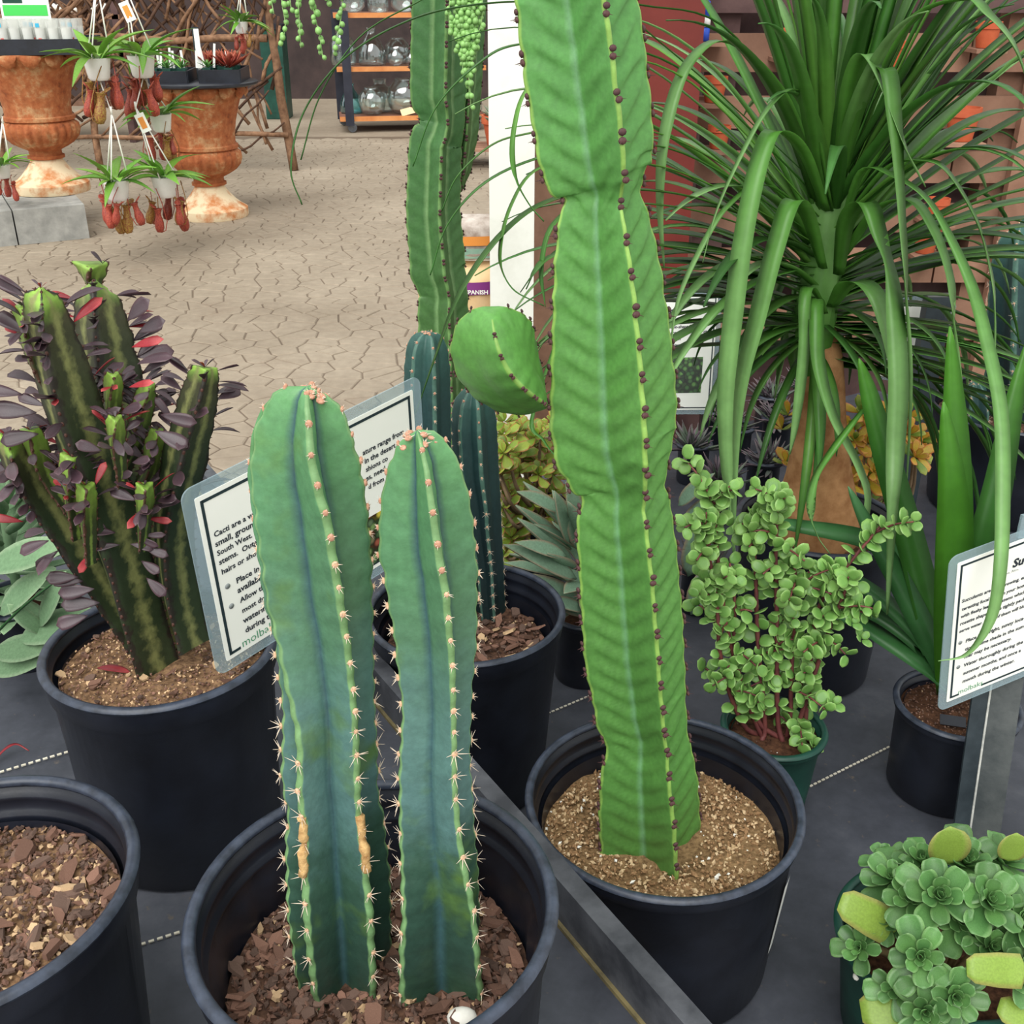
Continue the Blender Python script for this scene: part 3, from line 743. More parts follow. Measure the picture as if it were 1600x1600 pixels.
# ------------------------------------------------------------------ pot at the left corner with mulch only in view
C0, R0, ZR0 = (-.42, .614), .131, .83
p0_ = thing('mulch_pot', 'black nursery pot of coarse bark and sandy mulch with a bent rim', 'pot', (C0[0], C0[1], Z1))
pot(p0_, C0, Z1, ZR0, R0, oval=.02, oph=.8, drop=.06, groove=.002); soil(p0_, C0, .785, .112, 'finebark', .006)
chips(p0_, C0, .787, .110, 220, 3000, (.0055, .013), (.42, .4, .18), [], 17, (.0025, .0075))
# ------------------------------------------------------------------ African milk tree
M_['milk'] = stemmat('dark_marbled_stem', [(0, (50, 62, 40)), (.45, (44, 58, 38)), (.8, (66, 66, 46)), (.9, (128, 164, 70)), (1, (150, 192, 80))], (44, 40, 34), (.82, 1.0), (128, 132, 82), (0, .42), .5, (22, .14), None, .3, blotch=True)
M_['milk_tip'] = stemmat('lime_stem_tip', [(0, (44, 56, 36)), (.35, (62, 72, 42)), (.62, (108, 132, 58)), (1, (138, 176, 74))], (84, 60, 46), (.84, 1), (128, 152, 72), (0, .3), .45, (20, .2), None, .2, blotch=True)
M_['purple'] = leafmat('purple_leaf', (66, 48, 56), (76, 54, 62), (86, 62, 68), .42, .12, .35, alt=(86, 74, 80), spec=.5)
M_['redleaf'] = leafmat('red_leaf', (150, 44, 52), (196, 92, 92), None, .4, .2, .25)
PUR = [leafmesh('leaf', M_['purple'], 1, w_, 'spoon', .035, .3, c_, 7, 4) for w_, c_ in ((.52, .18), (.62, .05), (.44, .3))]
REDL = leafmesh('leaf', M_['redleaf'], 1, .4, 'spoon', .035, .25, .15, 7, 4)
M_['thorn'] = pm('brown_thorn', (70, 44, 38), (100, 62, 50), 60, .6)
th_ = MB(); th_.tube([V((0, 0, -.001)), V((0, 0, .004))], [.0016, .0002], 5); th_.ball((0, 0, 0), (.0022, .003, .0012), 6, 4); THORN = th_.mesh('thorn', M_['thorn'])
C3, R3, ZR3 = (-.373, .973), .123, .815
mk = thing('potted_milk_tree', 'thorny marbled succulent tree with purple leaves and lime tips in a tall black pot', 'succulent', (C3[0], C3[1], Z1))
pot(mk, C3, Z1, ZR3, R3, drop=.04, taper=.84, band=.03, oval=.01, groove=.0015); soil(mk, C3, .788, .106, 'finebark', .005)
chips(mk, C3, .789, .104, 70, 1500, (.005, .010), (.4, .3, .3), [(C3[0], C3[1]+.01, .03)], 23)
rng = random.Random(31)
def milkstem(path, Y0, Y1, hw, name='stem', mat='milk', tri=(rad(20), rad(140), rad(262)), n=46, leaves=0, lsize=(.02, .034), red=.12, top=.12, tw=0.5):
    pts = [atY(x, y, Y0+(Y1-Y0)*i/(len(path)-1)) for i, (x, y) in enumerate(path)]
    sp = smooth(pts, max(3, n//(len(pts)-1))); N = len(sp); rg = []
    for i, p in enumerate(sp):
        k = i/(N-1); h = interp([(j/(len(hw)-1), q) for j, q in enumerate(hw)], k)[0]
        rg.append((p, max(.0012, h*mpp(p)*1.3), tw*k))
    s_, tp_ = ribbed(name, M_[mat], mk, rg, [(a, 1.0) for a in tri], .52, .16, 4, (0, .02, 0), (.05, .011), .0)
    for tp in tp_:
        for p, o, tg in along_rib(tp, .011, .004, .1, rng): inst('thorn', THORN, s_, frame(p, o, tg, 0, rng.uniform(.5, .85)))
    for _ in range(leaves):
        tp = rng.choice(tp_); k = int(rng.triangular(.28, 1, .72)*(len(tp)-1)); p, o, s0 = tp[k]
        d = (o+V((rng.uniform(-.4, .4), rng.uniform(-.5, .3), rng.uniform(.05, .75)))).normalized(); L = rng.uniform(*lsize)
        me = REDL if rng.random() < red else rng.choice(PUR)
        inst('leaf', me, s_, along(p-o*.001, d, V((0, -.3, 1)), rng.uniform(-.7, .7), L))
    return s_, sp[-1]
def tuft(s_, p, n, size, mats=None):
    for k in range(n):
        a = 6.28*k/n+rng.uniform(-.3, .3)
        inst('leaf', rng.choice([REDL]+PUR), s_, along(p, V((math.cos(a)*.7, math.sin(a)*.7, rng.uniform(.4, 1.1))), V((0, 0, 1)), 0, size*rng.uniform(.6, 1.2)))
S1, e1 = milkstem([(238, 1045), (212, 960), (190, 880), (150, 760), (108, 640), (80, 540), (66, 478), (64, 450)], .97, .93, [30, 34, 36, 40, 40, 36, 32, 24, 3], leaves=44, lsize=(.02, .038)); tuft(S1, e1, 4, .010)
S2, e2 = milkstem([(262, 1010), (240, 900), (205, 760), (178, 640), (160, 540), (150, 470), (146, 447)], 1.0, 1.05, [26, 32, 38, 40, 38, 30, 18], leaves=54, lsize=(.02, .038), top=0)
S3, e3 = milkstem([(146, 449), (143, 438), (142, 424), (141, 412)], 1.05, 1.05, [10, 14, 20, 23], 'stem_tip', 'milk_tip', n=9); tuft(S3, e3+V((.012, 0, 0)), 2, .016)
S4, e4 = milkstem([(296, 1005), (275, 920), (268, 820), (286, 720), (306, 640), (318, 590), (320, 574)], .96, .97, [26, 27, 28, 29, 26, 20, 16], leaves=26); tuft(S4, e4, 4, .014)
S5, e5 = milkstem([(215, 1000), (160, 920), (90, 820), (48, 760), (22, 705), (12, 682)], .98, .94, [24, 26, 28, 28, 24, 14], leaves=30, lsize=(.02, .038)); tuft(S5, e5, 4, .012)
for path, y0, hw, lv in ((((100, 640), (60, 560), (42, 500), (34, 478)), .96, [16, 22, 20, 10], 8), (((190, 760), (182, 700), (180, 668), (180, 652)), .93, [8, 12, 13, 9], 6),
                         (((170, 700), (174, 640), (176, 600), (177, 584)), .97, [9, 12, 13, 8], 5), (((120, 840), (112, 780), (110, 740), (110, 712)), .93, [10, 14, 16, 13], 8),
                         (((140, 880), (136, 820), (134, 780), (134, 758)), .92, [8, 12, 14, 12], 7), (((222, 860), (224, 810), (226, 780), (226, 758)), .93, [8, 11, 13, 11], 8),
                         (((180, 760), (210, 680), (225, 630), (232, 600)), .99, [10, 14, 15, 9], 16), (((110, 800), (70, 740), (55, 700), (46, 672)), .95, [10, 14, 16, 13], 6),
                         (((200, 800), (232, 740), (240, 700), (246, 672)), .98, [10, 13, 13, 9], 14)):
    s_, e_ = milkstem(path, y0, y0-.01, hw, 'side_shoot', 'milk_tip', n=18, leaves=int(lv*1.8), lsize=(.013, .028)); tuft(s_, e_, 4, .009)
for (x, y, L, dx, dz, red) in ((135, 940, .036, -.9, .1, 0), (120, 965, .032, -.9, -.2, 0), (110, 905, .03, -1, .2, 0), (60, 850, .03, -.9, -.3, 0), (75, 870, .028, -.8, -.5, 0), (240, 910, .026, .6, -.5, 0), (215, 850, .022, .8, 0, 0), (245, 810, .024, .9, 0, 1), (20, 810, .03, -.8, .3, 1),
                            (140, 870, .028, -.5, -.6, 1), (215, 485, .032, .8, .7, 0), (235, 510, .03, .9, .45, 0), (225, 535, .032, .9, .35, 1), (232, 560, .034, .8, .4, 0), (10, 610, .036, -1, .3, 0), (30, 640, .038, -1, .2, 0), (40, 680, .034, -.9, -.1, 0), (270, 650, .034, .8, -.1, 0), (262, 680, .034, .8, -.3, 0),
                            (195, 690, .018, .3, -.4, 0), (222, 840, .022, .5, -.2, 0), (238, 858, .024, .7, -.1, 0), (230, 880, .022, .6, -.3, 0), (236, 835, .02, .8, .1, 0), (180, 850, .024, -.5, .1, 0), (170, 830, .022, -.7, .2, 0), (105, 900, .03, -.9, .1, 0), (128, 920, .034, -.9, 0, 0), (190, 745, .02, .4, .3, 0), (215, 720, .022, .6, .2, 0), (150, 700, .024, -.5, .3, 0), (165, 650, .024, .5, .4, 0), (200, 640, .026, .7, .3, 0), (215, 600, .026, .8, .3, 1), (235, 800, .02, .5, .4, 0), (255, 780, .024, .7, .2, 0), (160, 820, .02, -.4, .4, 0)):
    p = atY(x, y, .93); inst('leaf', REDL if red else rng.choice(PUR), S1, along(p-V((dx, 0, dz))*L*.4, V((dx, -.25, dz)), V((0, -.8, .6)), rng.uniform(-.4, .4), L))
q = atZ(180, 1050, .79)+V((0, 0, .005))
tag(inst_top := bpy.data.objects.new('fallen_leaf', leafmesh('fallen_leaf', M_['redleaf'], .036, .012, 'oval', .06, .4, .1)), 'crimson fallen leaf on the mulch under the marbled stems', 'leaf')
COL.objects.link(inst_top); inst_top.matrix_world = along(q-V((.018, 0, 0)), V((1, -.1, 0)), V((0, 0, 1)))
m = MB(); pth = smooth([atZ(-12, 1197, Z1)+V((0, 0, .002)), atZ(8, 1183, Z1)+V((0, 0, .010)), atZ(28, 1175, Z1)+V((0, 0, .012)), atZ(46, 1176, Z1)+V((0, 0, .003))], 5)
m.blade(pth, [.006*(1-.75*abs(2*i/(len(pth)-1)-1)) for i in range(len(pth))], .0008, .3); tag(m.build('fallen_leaf', M_['redleaf']), 'narrow pink-red leaf curled on the bench fabric beside a stitch line', 'leaf')
# ------------------------------------------------------------------ leaf sets: nearest ones are parts, the rest one joined part
def put_leaves(parent, items, name='leaf', cap=300):
    """items = [(mesh, matrix)]"""
    items = sorted(items, key=lambda it: depth(it[1].translation))
    for me, M in items[:cap]: inst(name, me, parent, M)
    rest = items[cap:]
    if rest:
        groups = {}
        for me, M in rest: groups.setdefault(me.materials[0].name, []).append((me, M))
        for mn, L in groups.items():
            m = MB()
            for me, M in L:
                m.add([M @ v_.co for v_ in me.vertices], [tuple(p.vertices) for p in me.polygons], 0, [tuple(c.color) for c in me.color_attributes['Col'].data])
            tag(m.build('foliage', bpy.data.materials[mn], parent), kind='stuff')
def rosette(items, meshes, p, up, n, L, rng, open_=(.2, 1.2), inner=.35, jit=.15):
    up = V(up).normalized(); a = up.orthogonal().normalized(); b = up.cross(a)
    for k in range(n):
        f = k/max(1, n-1); th = k*2.39996+rng.uniform(-jit, jit); e = open_[1]+(open_[0]-open_[1])*f   # e: elevation of leaf
        rad_ = a*math.cos(th)+b*math.sin(th); d = rad_*math.cos(e)+up*math.sin(e)
        s = L*(inner+(1-inner)*f)*rng.uniform(.88, 1.1)
        items.append((rng.choice(meshes), along(p+rad_*L*.02+up*L*.12*(1-f), d, up-rad_*.2, rng.uniform(-.15, .15), s)))
# ------------------------------------------------------------------ elephant bush
M_['bushleaf'] = leafmat('elephant_bush_leaf', (104, 150, 72), (136, 178, 94), (146, 184, 106), .4, .2, .22, alt=(130, 174, 90), spec=.45)
M_['bushstem'] = pm('maroon_stem', (88, 44, 48), (120, 66, 60), 40, .6)
BL = [leafmesh('leaf', M_['bushleaf'], 1, w_, 'round', .14, .1, c_, 6, 4, .06) for w_, c_ in ((.86, .1), (.95, -.05), (.8, .22))]
CB = (.372, 1.25)
bush = thing('potted_elephant_bush', 'bushy succulent with small round green leaves on maroon stems in a green pot', 'succulent', (CB[0], CB[1], Z2))
pot(bush, CB, Z2, .495, .076, 'greenplastic', 'greenplastic', taper=.74, band=.014, drop=.025, rings=1); soil(bush, CB, .475, .064, 'peat', .003)
chips(bush, CB, .476, .06, 0, 120, (.004, .006), (.3, .6, .1), [], 44, mats=('chip_b', 'peat', 'perlite'))
rng = random.Random(77); items = []
def branch(parent, pts, r0, r1, mat, name='branch', n=5):
    sp = smooth(pts, n); m = MB(); N = len(sp); m.tube(sp, [r0+(r1-r0)*i/(N-1) for i in range(N)], 6); m.build(name, M_[mat], parent); return sp
def pairs(sp, step, L, start, dens=1.0):
    S = 0; nx = start; k = 0
    for a, b in zip(sp, sp[1:]):
        S += (b-a).length
        if S > nx:
            nx += step*rng.uniform(.8, 1.25); k += 1
            if rng.random() > dens: continue
            t = (b-a).normalized(); o = t.orthogonal().normalized(); o = Matrix.Rotation(k*1.57+rng.uniform(-.5, .5), 3, t) @ o
            for sg in (1, -1):
                d = (o*sg+t*rng.uniform(.1, .6)+V((0, -.15, .1))).normalized()
                items.append((rng.choice(BL), along(b, d, t*.5+V((0, -.9, .55)), rng.uniform(-.6, .6), L*rng.uniform(.75, 1.15))))
base = V((CB[0], CB[1], .475))
for path in (((1250, 1170), (1262, 1080), (1276, 960), (1312, 900), (1352, 850), (1376, 822)), ((1195, 1130), (1184, 1000), (1181, 900), (1176, 830), (1180, 808)), ((1215, 1120), (1214, 980), (1212, 870), (1214, 800), (1206, 775)),
             ((1160, 1130), (1128, 1040), (1120, 940), (1106, 860), (1094, 812)), ((1180, 1120), (1140, 1000), (1122, 880), (1116, 800), (1106, 765)), ((1240, 1150), (1290, 1000), (1310, 950), (1330, 900)), ((1190, 1150), (1150, 1040), (1148, 940), (1140, 880)), ((1230, 1150), (1238, 1020), (1246, 930), (1240, 880))):
    Yv = rng.uniform(-.03, .03); pts = [base+V((rng.uniform(-.02, .02), rng.uniform(-.02, .02), -.005))]+[atY(x, y, 1.25+Yv*(i/len(path))) for i, (x, y) in enumerate(path)]
    sp = branch(bush, pts, .0042, .0018, 'bushstem'); pairs(sp, .0145, .0205, .05)
    for _ in range(9):
        k = int(rng.uniform(.3, .98)*(len(sp)-1)); p = sp[k]; d = V((rng.uniform(-1, 1), rng.uniform(-1, .6), rng.uniform(-.1, .8))).normalized(); L = rng.uniform(.022, .058)
        s2 = branch(bush, [p, p+d*L*.5+V((0, 0, .004)), p+d*L], .0018, .001, 'bushstem', 'twig', 5); pairs(s2, .0095, .0185, .006)
for (x, y) in ((1330, 975), (1345, 1000), (1300, 1100), (1270, 1165), (1255, 1175)):
    p = atY(x, y, 1.22); rosette(items, BL, p, V((.3, -.5, .8)), 4, .018, rng, (.3, .8), .7)
put_leaves(bush, items)
# ------------------------------------------------------------------ ponytail palm
M_['pony'] = leafmat('palm_leaf', (56, 104, 38), (66, 116, 54), None, .42, .22, .3, (.5, 1), alt=(92, 142, 56), spec=.4, streak=.16)
M_['pony_pale'] = leafmat('pale_palm_leaf', (82, 138, 52), (132, 176, 108), None, .42, .25, .18, (.3, .85), spec=.45, streak=.14)
M_['ponytrunk'] = pm('tan_palm_trunk', (142, 98, 62), (186, 140, 96), 28, .85, .8, 55, .2)
CPp = (.508, 1.61); ZRP = .645
palm = thing('potted_palm', 'large palm with arching strap leaves and a swollen tan trunk in a black pot', 'palm', (CPp[0], CPp[1], Z2))
pot(palm, CPp, Z2, ZRP, .136, drop=.05, taper=.85); soil(palm, CPp, .612, .114, 'peat', .005)
chips(palm, CPp, .613, .11, 0, 500, (.005, .009), (.6, .35, .05), [], 46)
m = MB(); prof = [(66, 818), (65, 800), (60, 780), (52, 745), (44, 700), (39, 650), (35, 600), (30, 555), (22, 520), (10, 490)]
pr = []
for hw, y in prof:
    p = atY(1286, y, 1.61); pr.append((hw*mpp(p), p.z))
pr[0] = (pr[0][0], .60); base = atY(1284, 800, 1.61)
m.lathe(pr, 36, (CPp[0]+.002, 1.61, 0), 0, lambda r, z, a, i: r*(1+.05*noise.noise(V((math.cos(a)*2, math.sin(a)*2, z*14)))+.02*math.sin(a*3+z*30)))
m.v = [(x-.043*min(1, max(0, (z-.60)/.45)), y, z) for x, y, z in m.v]; m.build('trunk', M_['ponytrunk'], palm)
rng = random.Random(9)
def strap(path, w, mat='pony_pale', n=6, fold=.22, tip=.12, nrm=None, th=.0008):
    pts = [atY(*q) if len(q) == 3 else V(q) for q in path]; sp = smooth(pts, n); N = len(sp)
    ws = [w*(min(1, .55+i/N*2.5))*(1-max(0, (i/(N-1)-.62)/.38)**1.8*(1-tip)) for i in range(N)]
    m = MB(); m.blade(sp, ws, th, fold, nrm=nrm); return m.build('leaf', M_[mat], palm)
HL = [([(1290, 330, 1.6), (1230, 160, 1.56), (1140, 68, 1.5), (1077, 100, 1.45), (1042, 200, 1.42), (1032, 310, 1.42), (1038, 420, 1.43)], .019),
      ([(1290, 330, 1.58), (1255, 240, 1.52), (1213, 206, 1.46), (1190, 245, 1.43), (1166, 350, 1.4), (1149, 470, 1.38), (1134, 620, 1.37), (1138, 760, 1.37), (1154, 905, 1.37)], .026),
      ([(1285, 420, 1.57), (1262, 342, 1.51), (1238, 316, 1.46), (1212, 390, 1.43), (1184, 500, 1.41), (1160, 600, 1.4), (1150, 700, 1.4), (1146, 880, 1.4)], .027),
      ([(1282, 470, 1.57), (1265, 450, 1.53), (1257, 470, 1.5), (1255, 552, 1.48), (1244, 650, 1.47), (1234, 710, 1.47)], .017),
      ([(1288, 490, 1.56), (1276, 468, 1.52), (1275, 500, 1.49), (1279, 575, 1.46), (1302, 655, 1.43), (1338, 725, 1.40), (1355, 780, 1.38), (1344, 850, 1.37)], .021),
      ([(1310, 430, 1.56), (1322, 350, 1.51), (1352, 318, 1.46), (1372, 368, 1.43), (1392, 446, 1.41), (1402, 590, 1.36), (1398, 702, 1.33), (1394, 790, 1.30), (1386, 960, 1.29)], .029),
      ([(1315, 280, 1.56), (1340, 170, 1.5), (1382, 108, 1.45), (1396, 194, 1.42), (1407, 349, 1.4), (1415, 465, 1.39), (1421, 610, 1.39), (1416, 770, 1.39)], .025),
      ([(1310, 260, 1.56), (1328, 140, 1.5), (1352, 86, 1.46), (1376, 130, 1.44), (1414, 232, 1.42), (1446, 292, 1.42)], .024),
      ([(1315, 360, 1.56), (1348, 268, 1.5), (1399, 278, 1.45), (1447, 312, 1.42), (1482, 370, 1.39), (1517, 448, 1.34), (1541, 534, 1.27), (1563, 646, 1.19), (1566, 777, 1.12), (1562, 890, 1.07), (1547, 970, 1.055), (1512, 1022, 1.05), (1466, 1033, 1.05)], .0175),
      ([(1330, 330, 1.57), (1390, 262, 1.52), (1441, 252, 1.48), (1478, 268, 1.46), (1523, 341, 1.44), (1543, 407, 1.43), (1554, 484, 1.42), (1551, 610, 1.42)], .02),
      ([(1320, 400, 1.56), (1370, 330, 1.5), (1422, 314, 1.46), (1457, 360, 1.43), (1480, 426, 1.41), (1489, 500, 1.4), (1501, 640, 1.4), (1494, 705, 1.4)], .024),
      ([(1330, 200, 1.57), (1420, 40, 1.5), (1507, 0, 1.44), (1543, 24, 1.41), (1578, 64, 1.39), (1602, 118, 1.38), (1625, 210, 1.37)], .022),
      ([(1300, 480, 1.57), (1325, 446, 1.52), (1352, 446, 1.48), (1374, 480, 1.45), (1390, 560, 1.43), (1399, 650, 1.42)], .032),
      ([(1250, 420, 1.55), (1180, 442, 1.48), (1120, 485, 1.43), (1070, 550, 1.41), (1046, 592, 1.4)], .018),
      ([(1349, 640, 1.41), (1307, 695, 1.38), (1274, 747, 1.37), (1267, 800, 1.36), (1277, 837, 1.36), (1297, 866, 1.36)], .013),
      ([(1290, 360, 1.6), (1200, 290, 1.5), (1140, 320, 1.45), (1100, 380, 1.42), (1060, 470, 1.4), (1046, 560, 1.4)], .01),
      ([(1300, 330, 1.58), (1270, 180, 1.5), (1240, 140, 1.47), (1200, 170, 1.44), (1160, 240, 1.42), (1120, 330, 1.41), (1098, 410, 1.41)], .009)]
for i_, (p, w_) in enumerate(HL): strap(p, w_, fold=.06 if i_ == 14 else .22, tip=.02 if i_ == 8 else .12)
LL = [([(1290, 300, 1.62), (1150, 60, 1.52), (1000, 8, 1.42), (860, 2, 1.36), (740, 8, 1.32), (640, 32, 1.3), (540, 90, 1.28), (475, 175, 1.27), (455, 265, 1.26), (472, 320, 1.26)], .0075),
      ([(1290, 400, 1.62), (1120, 320, 1.46), (980, 296, 1.38), (868, 312, 1.32), (790, 362, 1.28), (722, 455, 1.25), (680, 560, 1.24), (648, 650, 1.24)], .013),
      ([(1290, 320, 1.62), (1080, 120, 1.48), (930, 70, 1.38), (810, 70, 1.3), (745, 102, 1.28), (680, 170, 1.27), (645, 260, 1.27)], .0075),
      ([(1290, 350, 1.6), (1080, 130, 1.45), (900, 90, 1.34), (828, 135, 1.3), (804, 200, 1.28), (803, 270, 1.27), (826, 318, 1.27), (850, 346, 1.27)], .0065),
      ([(1290, 380, 1.6), (1090, 250, 1.45), (960, 225, 1.37), (850, 245, 1.31), (760, 285, 1.28), (700, 350, 1.27), (672, 430, 1.27)], .008),
      ([(1290, 360, 1.6), (1080, 230, 1.45), (930, 190, 1.36), (830, 208, 1.3), (770, 226, 1.29), (715, 275, 1.28), (690, 330, 1.28)], .006),
      ([(1290, 390, 1.6), (1090, 280, 1.45), (950, 250, 1.35), (846, 262, 1.3), (800, 320, 1.28), (782, 400, 1.27), (800, 450, 1.27), (850, 478, 1.27)], .0075),
      ([(1290, 400, 1.6), (1090, 330, 1.45), (930, 320, 1.36), (866, 350, 1.31), (846, 420, 1.29), (852, 480, 1.28)], .008),
      ([(1290, 420, 1.6), (1090, 390, 1.45), (940, 380, 1.36), (862, 402, 1.3), (836, 425, 1.28), (822, 452, 1.28)], .011),
      ([(1290, 300, 1.6), (1060, 90, 1.5), (900, -20, 1.4), (720, -20, 1.33), (640, 10, 1.3), (560, 60, 1.29), (500, 150, 1.28), (470, 250, 1.28)], .004),
      ([(1290, 430, 1.6), (1060, 420, 1.45), (930, 420, 1.36), (835, 640, 1.3), (850, 690, 1.28), (880, 725, 1.27)], .006)]
for p, w_ in LL: strap(p, w_, 'pony', 7, .3)
axis_x = atY(1298, 330, 1.61).x
def wild(az, el, L, w, z0, g, mat, jitter=.05):
    p = V((axis_x-.004+rng.uniform(-.012, .012)+math.cos(az)*.012, 1.61+math.sin(az)*.012, z0)); d = V((math.cos(az)*math.cos(el), math.sin(az)*math.cos(el), math.sin(el))); N = 20; st = L/N; sp = [p]; 
    bendx = rng.uniform(-.012, .012)
    for i in range(N):
        d = (d+V((-math.sin(az)*bendx, math.cos(az)*bendx, -g*(.2+1.6*(i/N)**1.3))))
        d.normalize(); sp.append(sp[-1]+d*st)
        if sp[-1].z < .52: sp[-1].z = .52
        q_ = sp[-1]
        if (q_.y < 1.42 and q_.z < .97) or (q_.x < .47 and q_.y > 1.84 and q_.z < 1.02) or (q_.x < .31 and q_.z < .82) or (q_.x > .58 and q_.y > 1.82 and q_.z < .76) or (q_.x > .8 and 1.95 < q_.y < 2.4 and q_.z < .98): return False
    ws = [w*(min(1, .75+i/N))*(1-(max(0, i/N-.45)/.55)**1.7*.9) for i in range(N+1)]
    m = MB(); m.blade(sp, ws, .0008, .24); m.build('leaf', M_[mat], palm); return True
k = 0; tries = 0
core = MB(); cp = [(hw*mpp(atY(1292, y, 1.61)), atY(1292, y, 1.61).z) for hw, y in ((22, 582), (31, 560), (33, 520), (31, 460), (30, 380), (30, 320), (22, 260), (5, 220))]; core.lathe(cp, 24, (axis_x-.004, 1.61, 0), 0, lambda r, z, a, i: r*(1+.12*math.sin(a*7+z*40))); core.build('leaf_core', M_['pony_pale'], palm)
while k < 205 and tries < 6000:
    tries += 1
    f = k/205; az = rng.uniform(0, 2*math.pi)
    toward = math.sin(az) < -.55
    el = rad(82)-f*rad(95)+rng.uniform(-.18, .18); z0 = 1.19-.27*f+rng.uniform(-.02, .02)
    if toward and f < .75 and rng.random() < .5: el -= .1
    if math.sin(az) < -.72 and .28 < f < .85: continue
    g = rng.uniform(.03, .085)*(1.4 if toward else 1)*(1 if f < .45 else 1.6); L = rng.uniform(.42, .72)*(.75 if toward else 1)*(.78 if math.cos(az) < -.4 and f > .4 else 1)
    ok_ = wild(az, el, L, rng.uniform(.019, .032)*(.82 if f < .3 else 1 if f < .7 else .8), z0, g, 'pony' if rng.random() < .62 else 'pony_pale'); k += bool(ok_)
for k in range(34):
    wild(rng.uniform(0, 6.283), rng.uniform(-.35, .45), rng.uniform(.17, .27), rng.uniform(.013, .02), rng.uniform(.925, 1.01), rng.uniform(.12, .2), 'pony')
# ------------------------------------------------------------------ broad leaved yucca
M_['yucca'] = leafmat('yucca_leaf', (74, 132, 38), (80, 140, 44), None, .4, .25, .2, (.6, 1), alt=(58, 110, 44), spec=.4, streak=.12)
M_['yucca_dull'] = leafmat('dull_yucca_leaf', (56, 104, 56), (76, 126, 78), None, .4, .2, .2, (.6, 1), spec=.4, streak=.12)
C5 = (.645, 1.289)
yu = thing('potted_yucca', 'young yucca with broad sword leaves in a shallow black pot of brown peat', 'plant', (C5[0], C5[1], Z2))
pot(yu, C5, Z2, .507, .0905, taper=.86, drop=.022, band=.016, rings=1); soil(yu, C5, .489, .077, 'peat', .004)
chips(yu, C5, .490, .074, 0, 420, (.005, .008), (.6, .38, .02), [], 48)
def sword(path, w, mat='yucca', fold=.3, tip=.04, nrm=V((0, -1, .25))):
    sp = smooth([atY(*q) for q in path], 6); N = len(sp)
    ws = [w*(math.sin(math.pi*min(1, .18+.82*(i/(N-1))**.9))**.7*.95+.05) for i in range(N)]
    m = MB(); m.blade(sp, ws, .0012, fold, nrm=nrm); m.build('leaf', M_[mat], yu)
b5 = (1480, 1078, 1.285)
sword([b5, (1484, 960, 1.27), (1488, 830, 1.26), (1490, 680, 1.28), (1484, 510, 1.3)], .052)
sword([b5, (1486, 960, 1.25), (1488, 850, 1.24), (1484, 740, 1.24), (1474, 628, 1.25)], .05)
sword([b5, (1510, 960, 1.27), (1534, 850, 1.28), (1556, 760, 1.3), (1580, 640, 1.33), (1606, 530, 1.36)], .046)
sword([b5, (1455, 980, 1.31), (1425, 860, 1.345), (1385, 720, 1.37), (1358, 620, 1.385), (1342, 560, 1.395)], .042, 'yucca')
sword([b5, (1466, 985, 1.32), (1425, 900, 1.37), (1360, 848, 1.42), (1250, 824, 1.435), (1137, 808, 1.445)], .038, 'yucca_dull', nrm=V((0, -.6, .8)))
sword([b5, (1448, 1010, 1.3), (1385, 945, 1.33), (1310, 895, 1.36), (1225, 868, 1.38)], .03, 'yucca_dull', nrm=V((0, -.5, .8)))
sword([b5, (1440, 1040, 1.28), (1385, 1002, 1.31), (1320, 965, 1.35), (1258, 955, 1.37)], .034, 'yucca_dull', nrm=V((0, -.4, .9)))
sword([b5, (1450, 1000, 1.3), (1400, 900, 1.335), (1360, 830, 1.36), (1325, 760, 1.38)], .034, 'yucca_dull')
sword([b5, (1440, 1015, 1.3), (1375, 965, 1.335), (1320, 945, 1.37), (1270, 900, 1.39)], .028, 'yucca_dull', nrm=V((0, -.5, .8)))
sword([b5, (1520, 1010, 1.3), (1580, 940, 1.31), (1650, 880, 1.33)], .04, 'yucca_dull', nrm=V((0, -.5, .8)))
tg_ = MB(); q = atZ(1488, 1130, .493); tg_.box(q+V((0, 0, .004)), (.035, .016, .0015), -.25, M=(Matrix.Rotation(-.25, 3, 'Z') @ Matrix.Rotation(.5, 3, 'X'))); tag(tg_.build('plant_tag', M_['plastic'], smooth=False), 'small black plastic tag lying on the peat of the yucca pot', 'tag')
# ------------------------------------------------------------------ rosette succulent in the near green pot
M_['eche'] = leafmat('rosette_leaf', (66, 106, 56), (84, 128, 70), (108, 146, 88), .42, .12, .28, alt=(88, 132, 70), spec=.45)
M_['eche_y'] = leafmat('yellow_green_leaf', (128, 156, 64), (140, 168, 76), (158, 156, 88), .42, .15, .12, spec=.4)
EL = [leafmesh('leaf', M_['eche'], 1, w_, 'spoon', .1, .45, c_, 11, 6) for w_, c_ in ((.86, -.14), (.96, -.22), (.78, -.06))]
EY = leafmesh('leaf', M_['eche_y'], 1, .52, 'paddle', .09, .1, .12, 8, 4)
EYR = leafmesh('leaf', M_['eche_y'], 1, .95, 'round', .09, .25, -.1, 9, 5)
CE = (.475, .868)
ech = thing('potted_rosette_succulent', 'cluster of pale green fleshy rosettes spilling over a dark green pot', 'succulent', (CE[0], CE[1], Z2))
pot(ech, CE, Z2, .50, .117, 'greenplastic', 'greenplastic', taper=.78, band=.016, drop=.04, rings=1); soil(ech, CE, .472, .099, 'peat', .004)
rng = random.Random(14)
